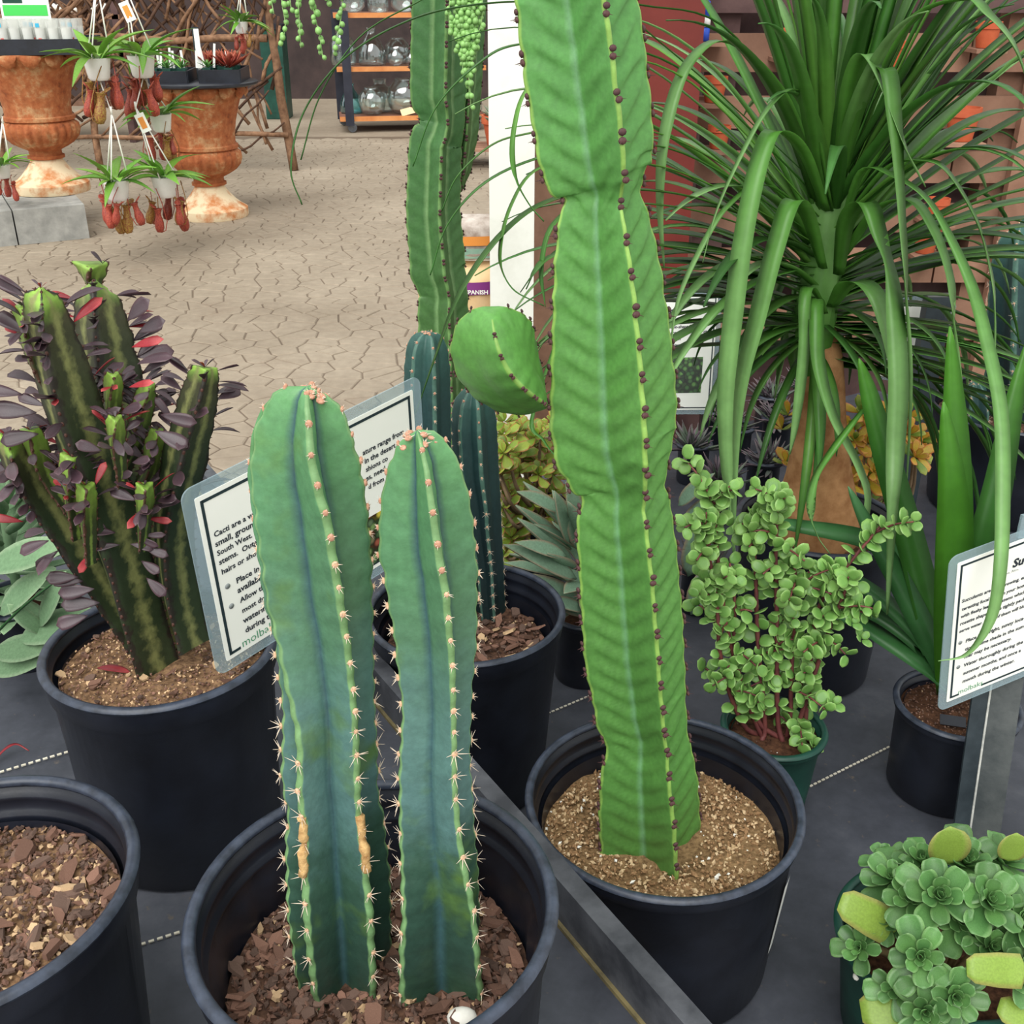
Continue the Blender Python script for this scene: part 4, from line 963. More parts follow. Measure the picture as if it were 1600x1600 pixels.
ROS = [(1466, 1402, .60, 13, .040), (1424, 1404, .58, 12, .036), (1542, 1408, .60, 13, .038), (1498, 1440, .57, 11, .032), (1438, 1494, .57, 11, .034), (1490, 1556, .55, 11, .034), (1505, 1352, .585, 12, .042), (1440, 1350, .575, 10, .034), (1395, 1376, .56, 11, .036), (1565, 1350, .58, 11, .038),
       (1592, 1440, .58, 12, .04), (1385, 1440, .545, 9, .032), (1345, 1482, .525, 8, .028), (1545, 1480, .56, 10, .034), (1400, 1545, .53, 8, .03), (1590, 1520, .55, 10, .036), (1385, 1345, .555, 8, .026), (1445, 1580, .535, 9, .032)]
M_['echestem'] = pm('brown_succulent_stem', (112, 96, 66), (140, 122, 84), 40, .7)
for x, y, z, n, L in ROS:
    p = atZ(x, y, z); up = V((p.x-CE[0], p.y-CE[1]-.06, .16)).normalized()
    foot = V((CE[0]+(p.x-CE[0])*.4, CE[1]+(p.y-CE[1])*.4, .468)); sp = smooth([foot, foot.lerp(p, .5)+V((0, 0, .01)), p], 4)
    m = MB(); m.tube(sp, .0045, 6); st = m.build('rosette', M_['echestem'], ech)
    items = []; rosette(items, EL, p, up, n+7, L*1.12, rng, (-.12, 1.3), .25)
    for me, M in items: inst('leaf', me, st, M)
for (x, y, z, d, up, L, me) in ((1312, 1408, .575, V((1, -.25, -.45)), V((.1, -.75, .65)), .075, EY), (1510, 1512, .585, V((1, -.05, -.05)), V((0, -.75, .65)), .062, EY), (1478, 1350, .60, V((-.05, .2, 1)), V((0, -1, .3)), .048, EYR), (1345, 1580, .51, V((1, -.1, .15)), V((0, -.5, .85)), .085, EY), (1560, 1570, .53, V((.9, -.4, -.3)), V((0, -.6, .8)), .06, EY), (1575, 1345, .60, V((.1, .2, 1)), V((0, -1, .3)), .036, EYR)):
    inst('leaf', me, ech, along(atZ(x, y, z), d, up, 0, L))
for i in range(16):
    m = MB(); q = atZ(1338+rng.uniform(-8, 20), 1496+rng.uniform(-10, 40), .476); m.ball(q, (rng.uniform(.003, .007), rng.uniform(.003, .006), .003), 8, 5); m.build('perlite', M_['perlite'], ech)
# ------------------------------------------------------------------ jade plant with red edges
M_['jade'] = leafmat('jade_leaf', (116, 146, 46), (142, 158, 58), (182, 108, 70), .38, .15, .28, alt=(156, 172, 72), spec=.5)
JL = [leafmesh('leaf', M_['jade'], 1, w_, 'spoon', .11, .2, c_, 6, 4) for w_, c_ in ((.72, 0), (.8, -.1))]
CJ = (.045, 1.95)
jade = thing('potted_jade', 'jade plant with yellow-green red-edged leaves behind the dark blue cacti', 'succulent', (CJ[0], CJ[1], Z2))
pot(jade, CJ, Z2, .50, .085, drop=.03); soil(jade, CJ, .475, .068, 'peat')
rng = random.Random(5); items = []
M_['jadestem'] = pm('brown_jade_stem', (104, 84, 62), (134, 112, 84), 30, .8)
for i in range(86):
    x = rng.uniform(758, 905); y = 668+200*((i+.5)/86)+rng.uniform(-14, 14)
    if y < 700: x = rng.uniform(785, 868)
    p = atY(x, y, (1.95 if x > 800 else 1.87)+rng.uniform(-.10, .05 if x > 800 else .01))
    p.z = max(p.z, .455)
    if i % 3 == 0: branch(jade, [V((CJ[0]+rng.uniform(-.02, .02), CJ[1], .47)), V((p.x*.6+CJ[0]*.4, p.y, .48+(p.z-.48)*.6)), p], .005, .0025, 'jadestem')
    rosette(items, JL, p, V((p.x-CJ[0], -.15, .25)), rng.choice((6, 7, 8)), .040, rng, (.05, 1.1), .5)
put_leaves(jade, items)
# ------------------------------------------------------------------ grey kalanchoe behind the tall euphorbia
M_['panda'] = leafmat('felted_grey_leaf', (122, 152, 128), (128, 150, 126), (156, 140, 118), .8, .1, .15, spec=.15)
PL = [leafmesh('leaf', M_['panda'], 1, w_, 'lance', .07, .45, c_, 8, 4) for w_, c_ in ((.27, .06), (.3, -.05))]
CK = (.125, 1.58)
pk = thing('potted_kalanchoe', 'grey-green felted kalanchoe with brown leaf edges behind the tall green euphorbia', 'succulent', (CK[0], CK[1], Z2))
pot(pk, CK, Z2, .485, .062, drop=.02, band=.014); soil(pk, CK, .467, .05, 'peat')
rng = random.Random(6); items = []
for i in range(46):
    a = i*2.4; f = i/45; z = .49+.17*(1-f)*rng.uniform(.8, 1.1); e = 1.15-1.2*f+rng.uniform(-.15, .15); d = V((math.cos(a)*math.cos(e), math.sin(a)*math.cos(e)*.8-.1, math.sin(e)))
    items.append((rng.choice(PL), along(V((CK[0]+math.cos(a)*.02*(1+f), CK[1]+math.sin(a)*.02, z)), d, V((0, 0, 1)), rng.uniform(-.3, .3), rng.uniform(.085, .135))))
m = MB(); m.tube([V((CK[0], CK[1], .465)), V((CK[0], CK[1], .67))], [.007, .004], 7); m.build('stem', M_['panda'], pk)
for (x0, y0, x1, y1, Y) in ((880, 800, 808, 772, 1.52), (885, 870, 812, 846, 1.5), (900, 905, 798, 850, 1.5), (915, 960, 820, 900, 1.5), (1060, 790, 1110, 742, 1.5), (1065, 830, 1120, 770, 1.5), (1075, 900, 1105, 800, 1.48), (1080, 960, 1110, 880, 1.48), (890, 850, 862, 770, 1.52), (905, 860, 892, 756, 1.54), (918, 955, 850, 935, 1.48)):
    p0, p1 = atY(x0, y0, Y+.04), atY(x1, y1, Y); items.append((rng.choice(PL), along(p0, p1-p0, V((0, -.5, .8)), rng.uniform(-.3, .3), (p1-p0).length*1.05)))
put_leaves(pk, items)
# ------------------------------------------------------------------ small aloes in black pots
M_['aloe'] = leafmat('grey_aloe_leaf', (98, 104, 98), (112, 100, 104), None, .6, .08, .3, alt=(110, 128, 108), spec=.25)
M_['aloe_p'] = leafmat('purple_grey_aloe_leaf', (96, 84, 92), (118, 100, 106), None, .6, .08, .3, alt=(92, 96, 96), spec=.25)
AL = [leafmesh('leaf', M_[q], 1, .13, 'lance', .06, .5, c_, 7, 3) for q, c_ in (('aloe', -.12), ('aloe_p', -.05), ('aloe_p', .12))]
rng = random.Random(15)
ASP = None
AS = [(1075, 800, 'wide dark aloe clump with thin purple-grey leaves nearest the yucca'), (1130, 745, None), (1195, 715, None), (1085, 690, None), (1150, 660, None), (1215, 650, None), (1100, 630, None), (1170, 600, None), (1225, 585, None)]
ASP = [atZ(x, y, Z2+.10) for x, y, _ in AS]; ASP[0] = V((.36, 1.80, 0))
for it in range(200):
    for i_, a_ in enumerate(ASP):
        for j_, b_ in enumerate(ASP):
            d_ = V((a_.x-b_.x, a_.y-b_.y, 0))
            if i_ != j_ and d_.length < .128: a_ += d_.normalized()*.003 if d_.length > 1e-4 else V((.002, 0, 0))
        for ox, oy, orr in ((CPp[0], CPp[1], .19), (.73, 2.0, .17)):
            d_ = V((a_.x-ox, a_.y-oy, 0))
            if d_.length < orr: a_ += d_.normalized()*.004
        ov_ = TV.dot(V((a_.x, a_.y, 0)))-1.96
        if ov_ > 0: a_ -= TV*ov_
for i, (x, y, _) in enumerate(AS):
    q = ASP[i]
    t = thing('potted_aloe', 'small black pot of spiky purple-grey aloe beside the palm trunk', 'aloe', (q.x, q.y, Z2), 'spiky aloes crowded behind the palm')
    pot(t, (q.x, q.y), Z2, Z2+.10, .045, drop=.02, band=.012, seg=36, rings=1); soil(t, (q.x, q.y), Z2+.082, .036, 'peat')
    items = []
    for h in range(3):
        c = V((q.x+rng.uniform(-.02, .02), q.y+rng.uniform(-.02, .02), Z2+.082))
        rosette(items, AL if i % 3 else AL[:1]*2+AL[1:], c, V((rng.uniform(-.3, .3), rng.uniform(-.3, .2), 1)), 13, .088, rng, (.2, 1.25), .55)
    put_leaves(t, items)
# ------------------------------------------------------------------ yellow crassula
M_['gold'] = leafmat('golden_leaf', (214, 186, 62), (226, 160, 72), (214, 112, 70), .36, .18, .22, (.55, 1), alt=(226, 200, 90), spec=.5)
M_['goldgreen'] = leafmat('green_golden_leaf', (124, 158, 66), (176, 178, 80), None, .38, .15, .2, spec=.5)
GL = [leafmesh('leaf', M_['gold'], 1, .62, 'spoon', .14, .25, -.08, 6, 4)]*3+[leafmesh('leaf', M_['goldgreen'], 1, .62, 'spoon', .14, .25, -.08, 6, 4)]
CG = (.73, 2.0)
gold = thing('potted_crassula', 'golden yellow crassula with orange leaf tips behind the palm trunk', 'succulent', (CG[0], CG[1], Z2))
pot(gold, CG, Z2, .50, .085, drop=.03); soil(gold, CG, .475, .068, 'peat')
rng = random.Random(3); items = []
for i in range(26):
    p = atY(rng.uniform(1318, 1440), rng.uniform(645, 765), 2.0+rng.uniform(-.08, .05))
    if i % 2: branch(gold, [V((CG[0], CG[1], .47)), V((p.x, p.y, .5)), p], .005, .003, 'jadestem')
    rosette(items, GL, p, V((p.x-CG[0], -.25, .25)), 8, .045, rng, (.1, 1.2), .6)
for x, y in ((1232, 650), (1222, 672), (1228, 725), (1240, 730)):
    rosette(items, GL, atY(x, y, 1.9), V((-.3, -.3, .6)), 4, .04, rng, (.4, 1.1), .7)
put_leaves(gold, items)
# ------------------------------------------------------------------ dark cacti in the big pot at the right edge
C6 = (1.123, 2.268)
c6 = thing('potted_cactus', 'tall dark columnar cactus in a broad black pot beside the white sign back', 'cactus', (C6[0], C6[1], Z2))
pot(c6, C6, Z2, .597, .19, drop=.04); soil(c6, C6, .567, .164, 'bark', .006); chips(c6, C6, .569, .16, 40, 300, (.01, .02), (.6, .3, .1), [], 51)
for tb, Y in (([(352, 1592, 1600), (356, 1580, 1612), (370, 1564, 1628), (410, 1552, 1640), (500, 1546, 1644), (700, 1540, 1640)], 2.268), ([(596, 1520, 1526), (600, 1512, 1534), (612, 1502, 1544), (640, 1496, 1548), (700, 1494, 1548)], 2.203), ([(330, 1610, 1616), (340, 1598, 1630), (380, 1580, 1640), (700, 1578, 1640)], 2.36)):
    s6, p6 = ribbed('cactus_stem', M_['cereus_dark'], c6, rings_from(tb, Y, 50), [(rad(20), 1), (rad(92), 1), (rad(164), 1), (rad(236), 1), (rad(300), 1)], .55, .16, 5, (0, .02, 0), (.015, .03), .03)
    add_areoles(s6, p6, .6, 1.2, .03, rng)
# pot with a paper label at the right edge
CL = (.735, 1.04)
lp = thing('potted_aloe', 'black pot with a white printed label and pink-tipped leaves beside the sign post', 'aloe', (CL[0], CL[1], Z2))
pot(lp, CL, Z2, .49, .068, drop=.02, band=.012); soil(lp, CL, .472, .055, 'peat')
lab = MB()
for i in range(8):
    a = rad(196+i*8); lab.add([(CL[0]+.0655*math.cos(a), CL[1]+.0655*math.sin(a), .462), (CL[0]+.0617*math.cos(a), CL[1]+.0617*math.sin(a), .412)], [])
lab.f = [(2*i, 2*i+1, 2*i+3, 2*i+2) for i in range(7)]; lab.m = [0]*7; lab.build('paper_label', M_['paper'], lp)
M_['pinkleaf'] = leafmat('pink_tipped_leaf', (110, 150, 90), (206, 140, 120), None, .45, .12, .2, (.4, 1))
KL = [leafmesh('leaf', M_['pinkleaf'], 1, .24, 'lance', .1, .4, -.1, 7, 3)]
items = []; rosette(items, KL, V((CL[0], CL[1], .475)), V((0, 0, 1)), 14, .10, rng, (.25, 1.2), .6); put_leaves(lp, items)
# ------------------------------------------------------------------ pale felted plant at the left edge
M_['felt'] = leafmat('pale_felted_leaf', (108, 138, 104), (128, 156, 120), (148, 172, 138), .85, .15, .25, spec=.12)
FL = [leafmesh('leaf', M_['felt'], 1, w_, 'oval', .06, .3, c_, 8, 4) for w_, c_ in ((.34, .1), (.27, -.08), (.42, .05))]
CF = (-.70, 1.33)
fp = thing('potted_felt_plant', 'pale grey-green felted plant with broad leaves behind the marbled succulent pot', 'succulent', (CF[0], CF[1], Z1))
pot(fp, CF, Z1, .66, .06, drop=.02, band=.012); soil(fp, CF, .64, .05, 'peat')
rng = random.Random(8); items = []
m = MB(); m.tube([V((CF[0], CF[1], .64)), V((CF[0]+.005, CF[1], .80))], [.008, .005], 7); m.build('stem', M_['felt'], fp)
for i in range(64):
    a = i*2.4; f = i/63; z = .82-.19*f; e = 1.0-1.15*f+rng.uniform(-.15, .15); d = V((math.cos(a)*math.cos(e), math.sin(a)*math.cos(e), math.sin(e)))
    items.append((rng.choice(FL), along(V((CF[0]+math.cos(a)*.02, CF[1]+math.sin(a)*.02, z)), d, V((0, 0, 1)), rng.uniform(-.3, .3), rng.uniform(.055, .1))))
for (x0, y0, x1, y1, L) in ((-20, 890, 90, 850, 0), (30, 1000, 140, 960, 0), (-10, 1020, 70, 1010, 0), (60, 980, 110, 900, 0), (0, 960, 60, 900, 0), (70, 990, 20, 950, 0), (-20, 1045, 60, 1030, 0)):
    p0, p1 = atY(x0, y0, 1.22), atY(x1, y1, 1.2); items.append((rng.choice(FL), along(p0, p1-p0, V((0, -.6, .8)), 0, (p1-p0).length*1.1)))
put_leaves(fp, items)
m = MB(); sp = smooth([atY(-15, 1000, 1.12), atY(35, 950, 1.11), atY(100, 898, 1.1)], 6); m.blade(sp, [.012*(1-.3*i/(len(sp)-1)) for i in range(len(sp))], .001, .35); m.build('strap_leaf', M_['yucca_dull'], fp)
# ------------------------------------------------------------------ signs
def rrect(w, h, r, z, n=6):
    pts = []
    for cx, cy, a0 in ((w/2-r, h/2-r, 0), (-w/2+r, h/2-r, 90), (-w/2+r, -h/2+r, 180), (w/2-r, -h/2+r, 270)):
        for k in range(n+1): a = rad(a0+90*k/n); pts.append((cx+r*math.cos(a), cy+r*math.sin(a), z))
    return pts
def plate(w, h, r, z0, z1):
    m = MB(); a, b = rrect(w, h, r, z0), rrect(w, h, r, z1); n = len(a)
    m.add(a+b, [tuple(range(n))[::-1], tuple(range(n, 2*n))]+[(k, (k+1) % n, n+(k+1) % n, n+k) for k in range(n)]); return m
class Sign:
    def __init__(s, name, label, tl, tr, bl):
        x = (tr-tl); s.w = x.length; x.normalize(); y = (tl-bl); y = y-x*y.dot(x); s.h = y.length; y.normalize(); z = x.cross(y)
        c = (tr+bl)/2; s.M = Matrix.Translation(c) @ Matrix((x, y, z)).transposed().to_4x4(); s.Mi = s.M.inverted(); s.z = z; s.c = c
        s.th = thing(name, label, 'sign', c, matrix=s.M)
        plate(s.w, s.h, .012, -.0008, .0008).build('laminate_sleeve', M_['laminate'], s.th, smooth=False, local=True)
    def uv(s, px, py):
        o = s.Mi @ CAM; d = s.Mi.to_3x3() @ ray(px, py); k = -o.z/d.z; q = o+d*k; return q.x, q.y
    def paper(s, mg, bi=.006, bt=.0028, gap=None):
        w, h = s.w-2*mg, s.h-2*mg; s.pw, s.ph = w, h
        plate(w, h, .002, .0009, .0014).build('paper', M_['paper'], s.th, smooth=False, local=True)
        m = MB(); W, H = w-2*bi, h-2*bi
        for c, sz in (((0, H/2), (W, bt)), ((-W/2, 0), (bt, H+bt)), ((W/2, 0), (bt, H+bt))): m.box((c[0], c[1], .0016), (sz[0], sz[1], .0003))
        if gap:
            g0, g1 = -W/2+gap[0], -W/2+gap[1]
            m.box(((-W/2+g0)/2, -H/2, .0016), (g0+W/2, bt, .0003)); m.box(((g1+W/2)/2, -H/2, .0016), (W/2-g1, bt, .0003))
        else: m.box((0, -H/2, .0016), (W, bt, .0003))
        m.build('border_line', M_['border'], s.th, smooth=False, local=True)
    def text(s, body, a, b=None, size=None, mat='ink', bold=.02, shear=0.0):
        x, y = s.uv(*a) if not isinstance(a[0], str) else a[1:]
        cu = bpy.data.curves.new('lettering', 'FONT'); cu.body = body; cu.size = 1.0; cu.offset = bold; cu.shear = shear; cu.resolution_u = 2
        o = bpy.data.objects.new('tmp', cu); COL.objects.link(o); dg = bpy.context.evaluated_depsgraph_get()
        me = bpy.data.meshes.new_from_object(o.evaluated_get(dg)); bpy.data.objects.remove(o)
        xs = [v_.co.x for v_ in me.vertices]; wd = max(xs)-min(xs)
        if size is None:
            x1, y1 = s.uv(*b); size = (x1-x)/wd
        me.transform(Matrix.Translation((x, y, .0019)) @ Matrix.Scale(size, 4)); me.materials.clear(); me.materials.append(M_[mat]); me.name = 'lettering'
        q = bpy.data.objects.new('lettering', me); COL.objects.link(q); q.parent = s.th; return size
    def dot(s, a, r, mat='grey_ink'):
        x, y = s.uv(*a); m = MB(); m.lathe([(r, .0015), (r, .0019), (.0001, .0019)], 14, (x, y, 0)); m.build('bullet', M_[mat], s.th, local=True)
def picture_mat(name, stops, scale):
    m, nt, b = newmat(name); tc = nd(nt, 'ShaderNodeTexCoord'); vo = nd(nt, 'ShaderNodeTexVoronoi'); vo.inputs['Scale'].default_value = scale
    nt.links.new(tc.outputs['Object'], vo.inputs['Vector']); sp = nd(nt, 'ShaderNodeSeparateColor'); nt.links.new(vo.outputs['Color'], sp.inputs[0])
    col = ramp(nt, sp.outputs[0], [(p, lin(*c)) for p, c in stops]); f = ramp(nt, vo.outputs['Distance'], [(0.25, (1, 1, 1, 1)), (.6, (.12, .14, .12, 1))]); col = mix(nt, 1.0, col, f, 'MULTIPLY')
    nt.links.new(col, b.inputs['Base Color']); b.inputs['Roughness'].default_value = .5; return m
s1 = Sign('plant_sign', 'laminated white sign about cacti standing at the marbled succulent pot', atD(280, 770, .965), atD(655, 585, 1.158), atD(340, 1058, 1.0856))
s1.paper(.0125, .0065, .0032, (.012, .062))
for body, a, b in (('Cacti are a vas', (333, 839), (399, 803)), ('small, ground', (335, 854), (400, 819)), ('South West.  T', (338, 868), (405, 833)), ('stems.  Outgr', (341, 882), (405, 848)), ('hairs or short', (345, 897), (407, 864)),
                   ('Place in t', (368, 911), (411, 888)), ('available.', (370, 926), (414, 903)), ('Allow the', (374, 941), (418, 918)), ('most dry', (377, 957), (416, 936)), ('watering', (379, 973), (421, 950)), ('during th', (382, 988), (425, 965)),
                   ('ature range from', (565, 711), (629, 673)), ('in the desert', (568, 724), (616, 695)), ('shions co', (570, 737), (604, 716)), ('es, need', (570, 751), (600, 733)), ('d from', (574, 764), (598, 750))): s1.text(body, a, b, bold=.025)
s1.text('molbaks', (377, 1011), (432, 977), mat='green_ink', bold=-.005)
s1.dot((354, 915), .003); s1.dot((360, 946), .003)
x0, y0 = s1.uv(575, 800); x1, y1 = s1.uv(610, 870)
m = MB(); m.box(((x0+x1)/2+.004, (y0+y1)/2, .0017), (.05, .062, .0004)); m.build('printed_picture', picture_mat('cactus_photo', [(0, (60, 92, 60)), (.35, (120, 150, 90)), (.55, (206, 190, 70)), (.75, (176, 60, 50)), (1, (92, 116, 84))], 110), s1.th, smooth=False, local=True)
def stake(s, x, z0, w=.018, name='stake'):
    top = s.M @ V((x, s.h*.3, -.005)); dn = -(s.M.to_3x3() @ V((0, 1, 0))); L = (z0-top.z)/dn.z
    m = MB(); m.box((x, s.h*.3-L/2, -.005), (w, L, .006)); return m.build(name, M_['post'], s.th, smooth=False, local=True)
stake(s1, .02, Z1, .02)
# succulents sign on its angle post
s2 = Sign('plant_sign', 'laminated white sign about succulents on a dark angle post', atD(1483, 872, 1.25), atD(1740, 775, 1.30)+(atD(1740, 775, 1.30)-atD(1483, 872, 1.25))*.3, atD(1465, 1112, 1.379))
s2.paper(.0115, .006, .0028, (.012, .046))
for body, a, b in (('Succulents are slow-growing, ea', (1501, 941), (1600, 903)), ('teresting focal point in your hom', (1501, 953.5), (1600, 915)), ('with fleshy leaves or stems which', (1499.5, 965), (1600, 926)), ('rosette shape, as the tightly pack', (1498, 976.5), (1600, 937)), ('serve water.  Most of them will blo', (1497, 988), (1600, 947)),
                   ('Place in a bright, sunny loca-', (1507, 1003), (1599, 967)), ('tion.  Some shade in the sum-', (1506, 1016), (1600, 979)), ('mer may be necessary.', (1505, 1028), (1578, 1000)), ('Water thoroughly during the', (1504, 1041), (1596, 1005)), ('summer months, and once a', (1503, 1053.5), (1593, 1018)), ('month during the winter.', (1502, 1066), (1583, 1034))): s2.text(body, a, b, bold=.025, shear=.12)
s2.text('Suc', (1580, 886), (1606, 876), bold=.04, shear=.15); s2.text('Agave, Aloe,', (1562, 900), (1590, 890), mat='grey_ink', bold=0)
s2.text('molbaks', (1495, 1084), (1533, 1068), mat='green_ink', bold=-.005); s2.dot((1499, 1003), .0028); s2.dot((1496, 1041), .0028)
LN = Matrix.Rotation(rad(-13), 3, 'X') @ Matrix.Rotation(rad(2), 3, 'Y'); PB = V((.618, 1.114, Z2)); pax = LN @ V((0, 0, 1)); pmid = PB+pax*.138; m = MB()
m.box(pmid+V((-.012, .004, 0)), (.021, .004, .288), M=LN); 
ps = thing('sign_post', 'dark grey angle iron post holding the succulents sign', 'post', (PB.x, PB.y, Z2))
m.build('post_face', M_['post'], ps, smooth=False)
m = MB(); m.box(pmid+V((.0185, -.001, 0)), (.038, .005, .288), M=LN @ Matrix.Rotation(rad(-14), 3, 'Z')); m.build('post_side', M_['postside'], ps, smooth=False)
m = MB(); m.box(pmid+V((-.0005, .002, 0)), (.0025, .003, .288), M=LN); m.build('worn_edge', M_['postedge'], ps, smooth=False)
tp = MB(); q = s2.M @ V((-.03, s2.h/2+.002, .002)); tp.box(q, (.05, .004, .03), rad(12)); tp.build('clip', M_['laminate'], ps, smooth=False)
# jade sign
s3 = Sign('plant_sign', 'laminated white jade plant sign with a leaf picture behind the tall euphorbia', atD(960, 465, 2.1), atD(1130, 455, 2.0), atD(945, 648, 2.081))
s3.paper(.008, .004, .0022)
s3.text('lant', (1038, 491), (1058, 488), bold=.04, shear=.15)
for body, a, b in (('spoon-shaped, shi', (1042, 514), (1090, 508)), ('r grow to 4 feet     can', (1043, 523), (1109, 516)), ('arly pin             owing', (1044, 532.5), (1106, 526)), ('d flowers      duced on', (1045, 542), (1107, 534))): s3.text(body, a, b, bold=.025, shear=.1)
x0, y0 = s3.uv(1035, 560); x1, y1 = s3.uv(1095, 614)
m = MB(); m.box(((x0+x1)/2, (y0+y1)/2, .0017), (x1-x0, y0-y1, .0004)); m.build('printed_picture', picture_mat('jade_photo', [(0, (20, 44, 26)), (.4, (60, 110, 50)), (.7, (112, 168, 80)), (1, (40, 76, 44))], 120), s3.th, smooth=False, local=True)
stake(s3, 0, Z2)
# sign seen from behind at the right
s4_ = Sign('plant_sign', 'white sign seen from its blank back on a dark square post', atD(1478, 470, 2.25), atD(1392, 458, 2.25), atD(1466, 605, 2.36))
plate(s4_.w-.016, s4_.h-.016, .002, .0009, .0014).build('paper', M_['paper'], s4_.th, smooth=False, local=True)
plate(s4_.w-.016, s4_.h-.016, .002, -.0014, -.0009).build('paper_back', M_['paper'], s4_.th, smooth=False, local=True)
p4_ = thing('sign_post', 'dark square post behind the golden crassula', 'post', (.955, 2.27, Z2)); m = MB(); zt = atY(1450, 462, 2.155).z
xx = atY(1449, 560, 2.155).x; m.box((xx, 2.155, (Z2+zt)/2), (.05, .03, zt-Z2)); m.build('post_face', M_['post'], p4_, smooth=False)
m = MB(); m.box((xx, 2.155, zt+.001), (.05, .03, .002)); m.build('post_cap', M_['postside'], p4_, smooth=False)
p4_.location = (xx, 2.155, Z2)
for ch in p4_.children: ch.location = V((.955, 2.27, Z2))-V((xx, 2.155, Z2))
# ------------------------------------------------------------------ white post, wooden rack and bags
M_['whitepaint'] = pm('white_painted_wood', (244, 244, 234), (228, 228, 216), 9, .6, .2, 40, lo=.5, hi=.75)
M_['wood'] = pm('weathered_wood', (108, 80, 66), (150, 116, 96), 6, .85, .5, 40, .2)
M_['palletwood'] = pm('pinkish_pallet_wood', (122, 90, 74), (156, 120, 100), 5, .85, .5, 40, .2, rnd=.15)
M_['darkwood'] = pm('dark_brown_wood', (72, 54, 54), (100, 78, 76), 6, .85, .5, 40, .2)
xa, xb = atY(764, 250, 2.75).x, atY(834, 420, 2.75).x
m = MB(); m.box(((xa+xb)/2, 2.80, 1.25), (xb-xa, .10, 2.5)); tag(m.build('trim_1', M_['whitepaint'], smooth=False), kind='structure')
rk = thing('wooden_rack', 'brown wooden rack holding bags behind the white painted post', 'rack', (.02, 3.2, 0))
def part_box(parent, nm, c, s, mt, rz=0, smooth_=False):
    m = MB(); m.box(c, s, rz); return m.build(nm, M_[mt], parent, smooth=smooth_)
for x in (atY(848, 300, 3.0).x, atY(925, 300, 3.0).x): part_box(rk, 'upright', (x+.02, 3.02, .7), (.09, .04, 1.4), 'wood')
for x in (-.32,): part_box(rk, 'upright', (x+.08, 3.42, .35), (.05, .04, .7), 'wood')
part_box(rk, 'shelf_board', (-.005, 3.22, .44), (.56, .42, .025), 'wood')
M_['bagcream'] = pm('cream_bag_paper', (226, 190, 138), (240, 210, 164), 8, .55, .4, 20)
M_['bagclear'] = pm('clear_moss_bag', (150, 132, 118), (208, 198, 188), 26, .35, .5, 40, .6)
M_['purple_ink'] = pm('purple_banner', (124, 48, 122), None); M_['orangeband'] = pm('orange_band', (232, 150, 70), None, rough=.4); M_['tealband'] = pm('teal_band', (128, 196, 172), (170, 206, 190), 20, rough=.4)
def bag(c, w, h, d, mat, label, extra):
    t = thing('moss_bag', label, 'bag', (c[0], c[1], c[2]))
    m = MB(); N, K = 14, 10; vv = []
    for s in (-1, 1):
        for i in range(N+1):
            for j in range(K+1):
                u, v_ = i/N*2-1, j/K*2-1; q = (max(0, 1-abs(u)**3)*max(0, 1-abs(v_)**4))**.5
                vv.append((c[0]+u*w/2, c[1]+s*d/2*q+.006*noise.noise(V((u*4, v_*4, s*3))), c[2]+h/2+v_*h/2))
    S = (N+1)*(K+1); ff = []
    for i in range(N):
        for j in range(K):
            a = i*(K+1)+j; ff += [(a, a+K+1, a+K+2, a+1), (S+a, S+a+1, S+a+K+2, S+a+K+1)]
    m.add(vv, ff); bo = m.build('bag_body', M_[mat], t)
    for (z0, z1, mt, nm) in extra:
        m = MB(); vv = []
        for i in range(N+1):
            u = i/N*2-1
            for z in (z0, z1):
                v_ = (z)*2-1; q = (max(0, 1-abs(u)**3)*max(0, 1-abs(v_)**4))**.5
                vv.append((c[0]+u*w/2*.99, c[1]-d/2*q-.0045, c[2]+z*h))
        m.add(vv, [(2*i, 2*i+2, 2*i+3, 2*i+1) for i in range(N)]); m.build(nm, M_[mt], t)
    return t
def txt3(parent, body, org, xdir, ydir, width, mat, bold=.03):
    cu = bpy.data.curves.new('lettering', 'FONT'); cu.body = body; cu.offset = bold; cu.resolution_u = 2
    o = bpy.data.objects.new('tmp', cu); COL.objects.link(o); me = bpy.data.meshes.new_from_object(o.evaluated_get(bpy.context.evaluated_depsgraph_get())); bpy.data.objects.remove(o)
    xs = [v_.co.x for v_ in me.vertices]; s = width/(max(xs)-min(xs)); x, y = V(xdir).normalized(), V(ydir).normalized(); z = x.cross(y)
    me.transform(Matrix.Translation(V(org)-ORG[parent.name]) @ Matrix((x, y, z)).transposed().to_4x4() @ Matrix.Scale(s, 4)); me.materials.clear(); me.materials.append(M_[mat]); me.name = 'lettering'
    q = bpy.data.objects.new('lettering', me); COL.objects.link(q); q.parent = parent; return q
bl = atY(735, 500, 3.2); bz = .455
zb_ = lambda y: atY(740, y, 3.12).z
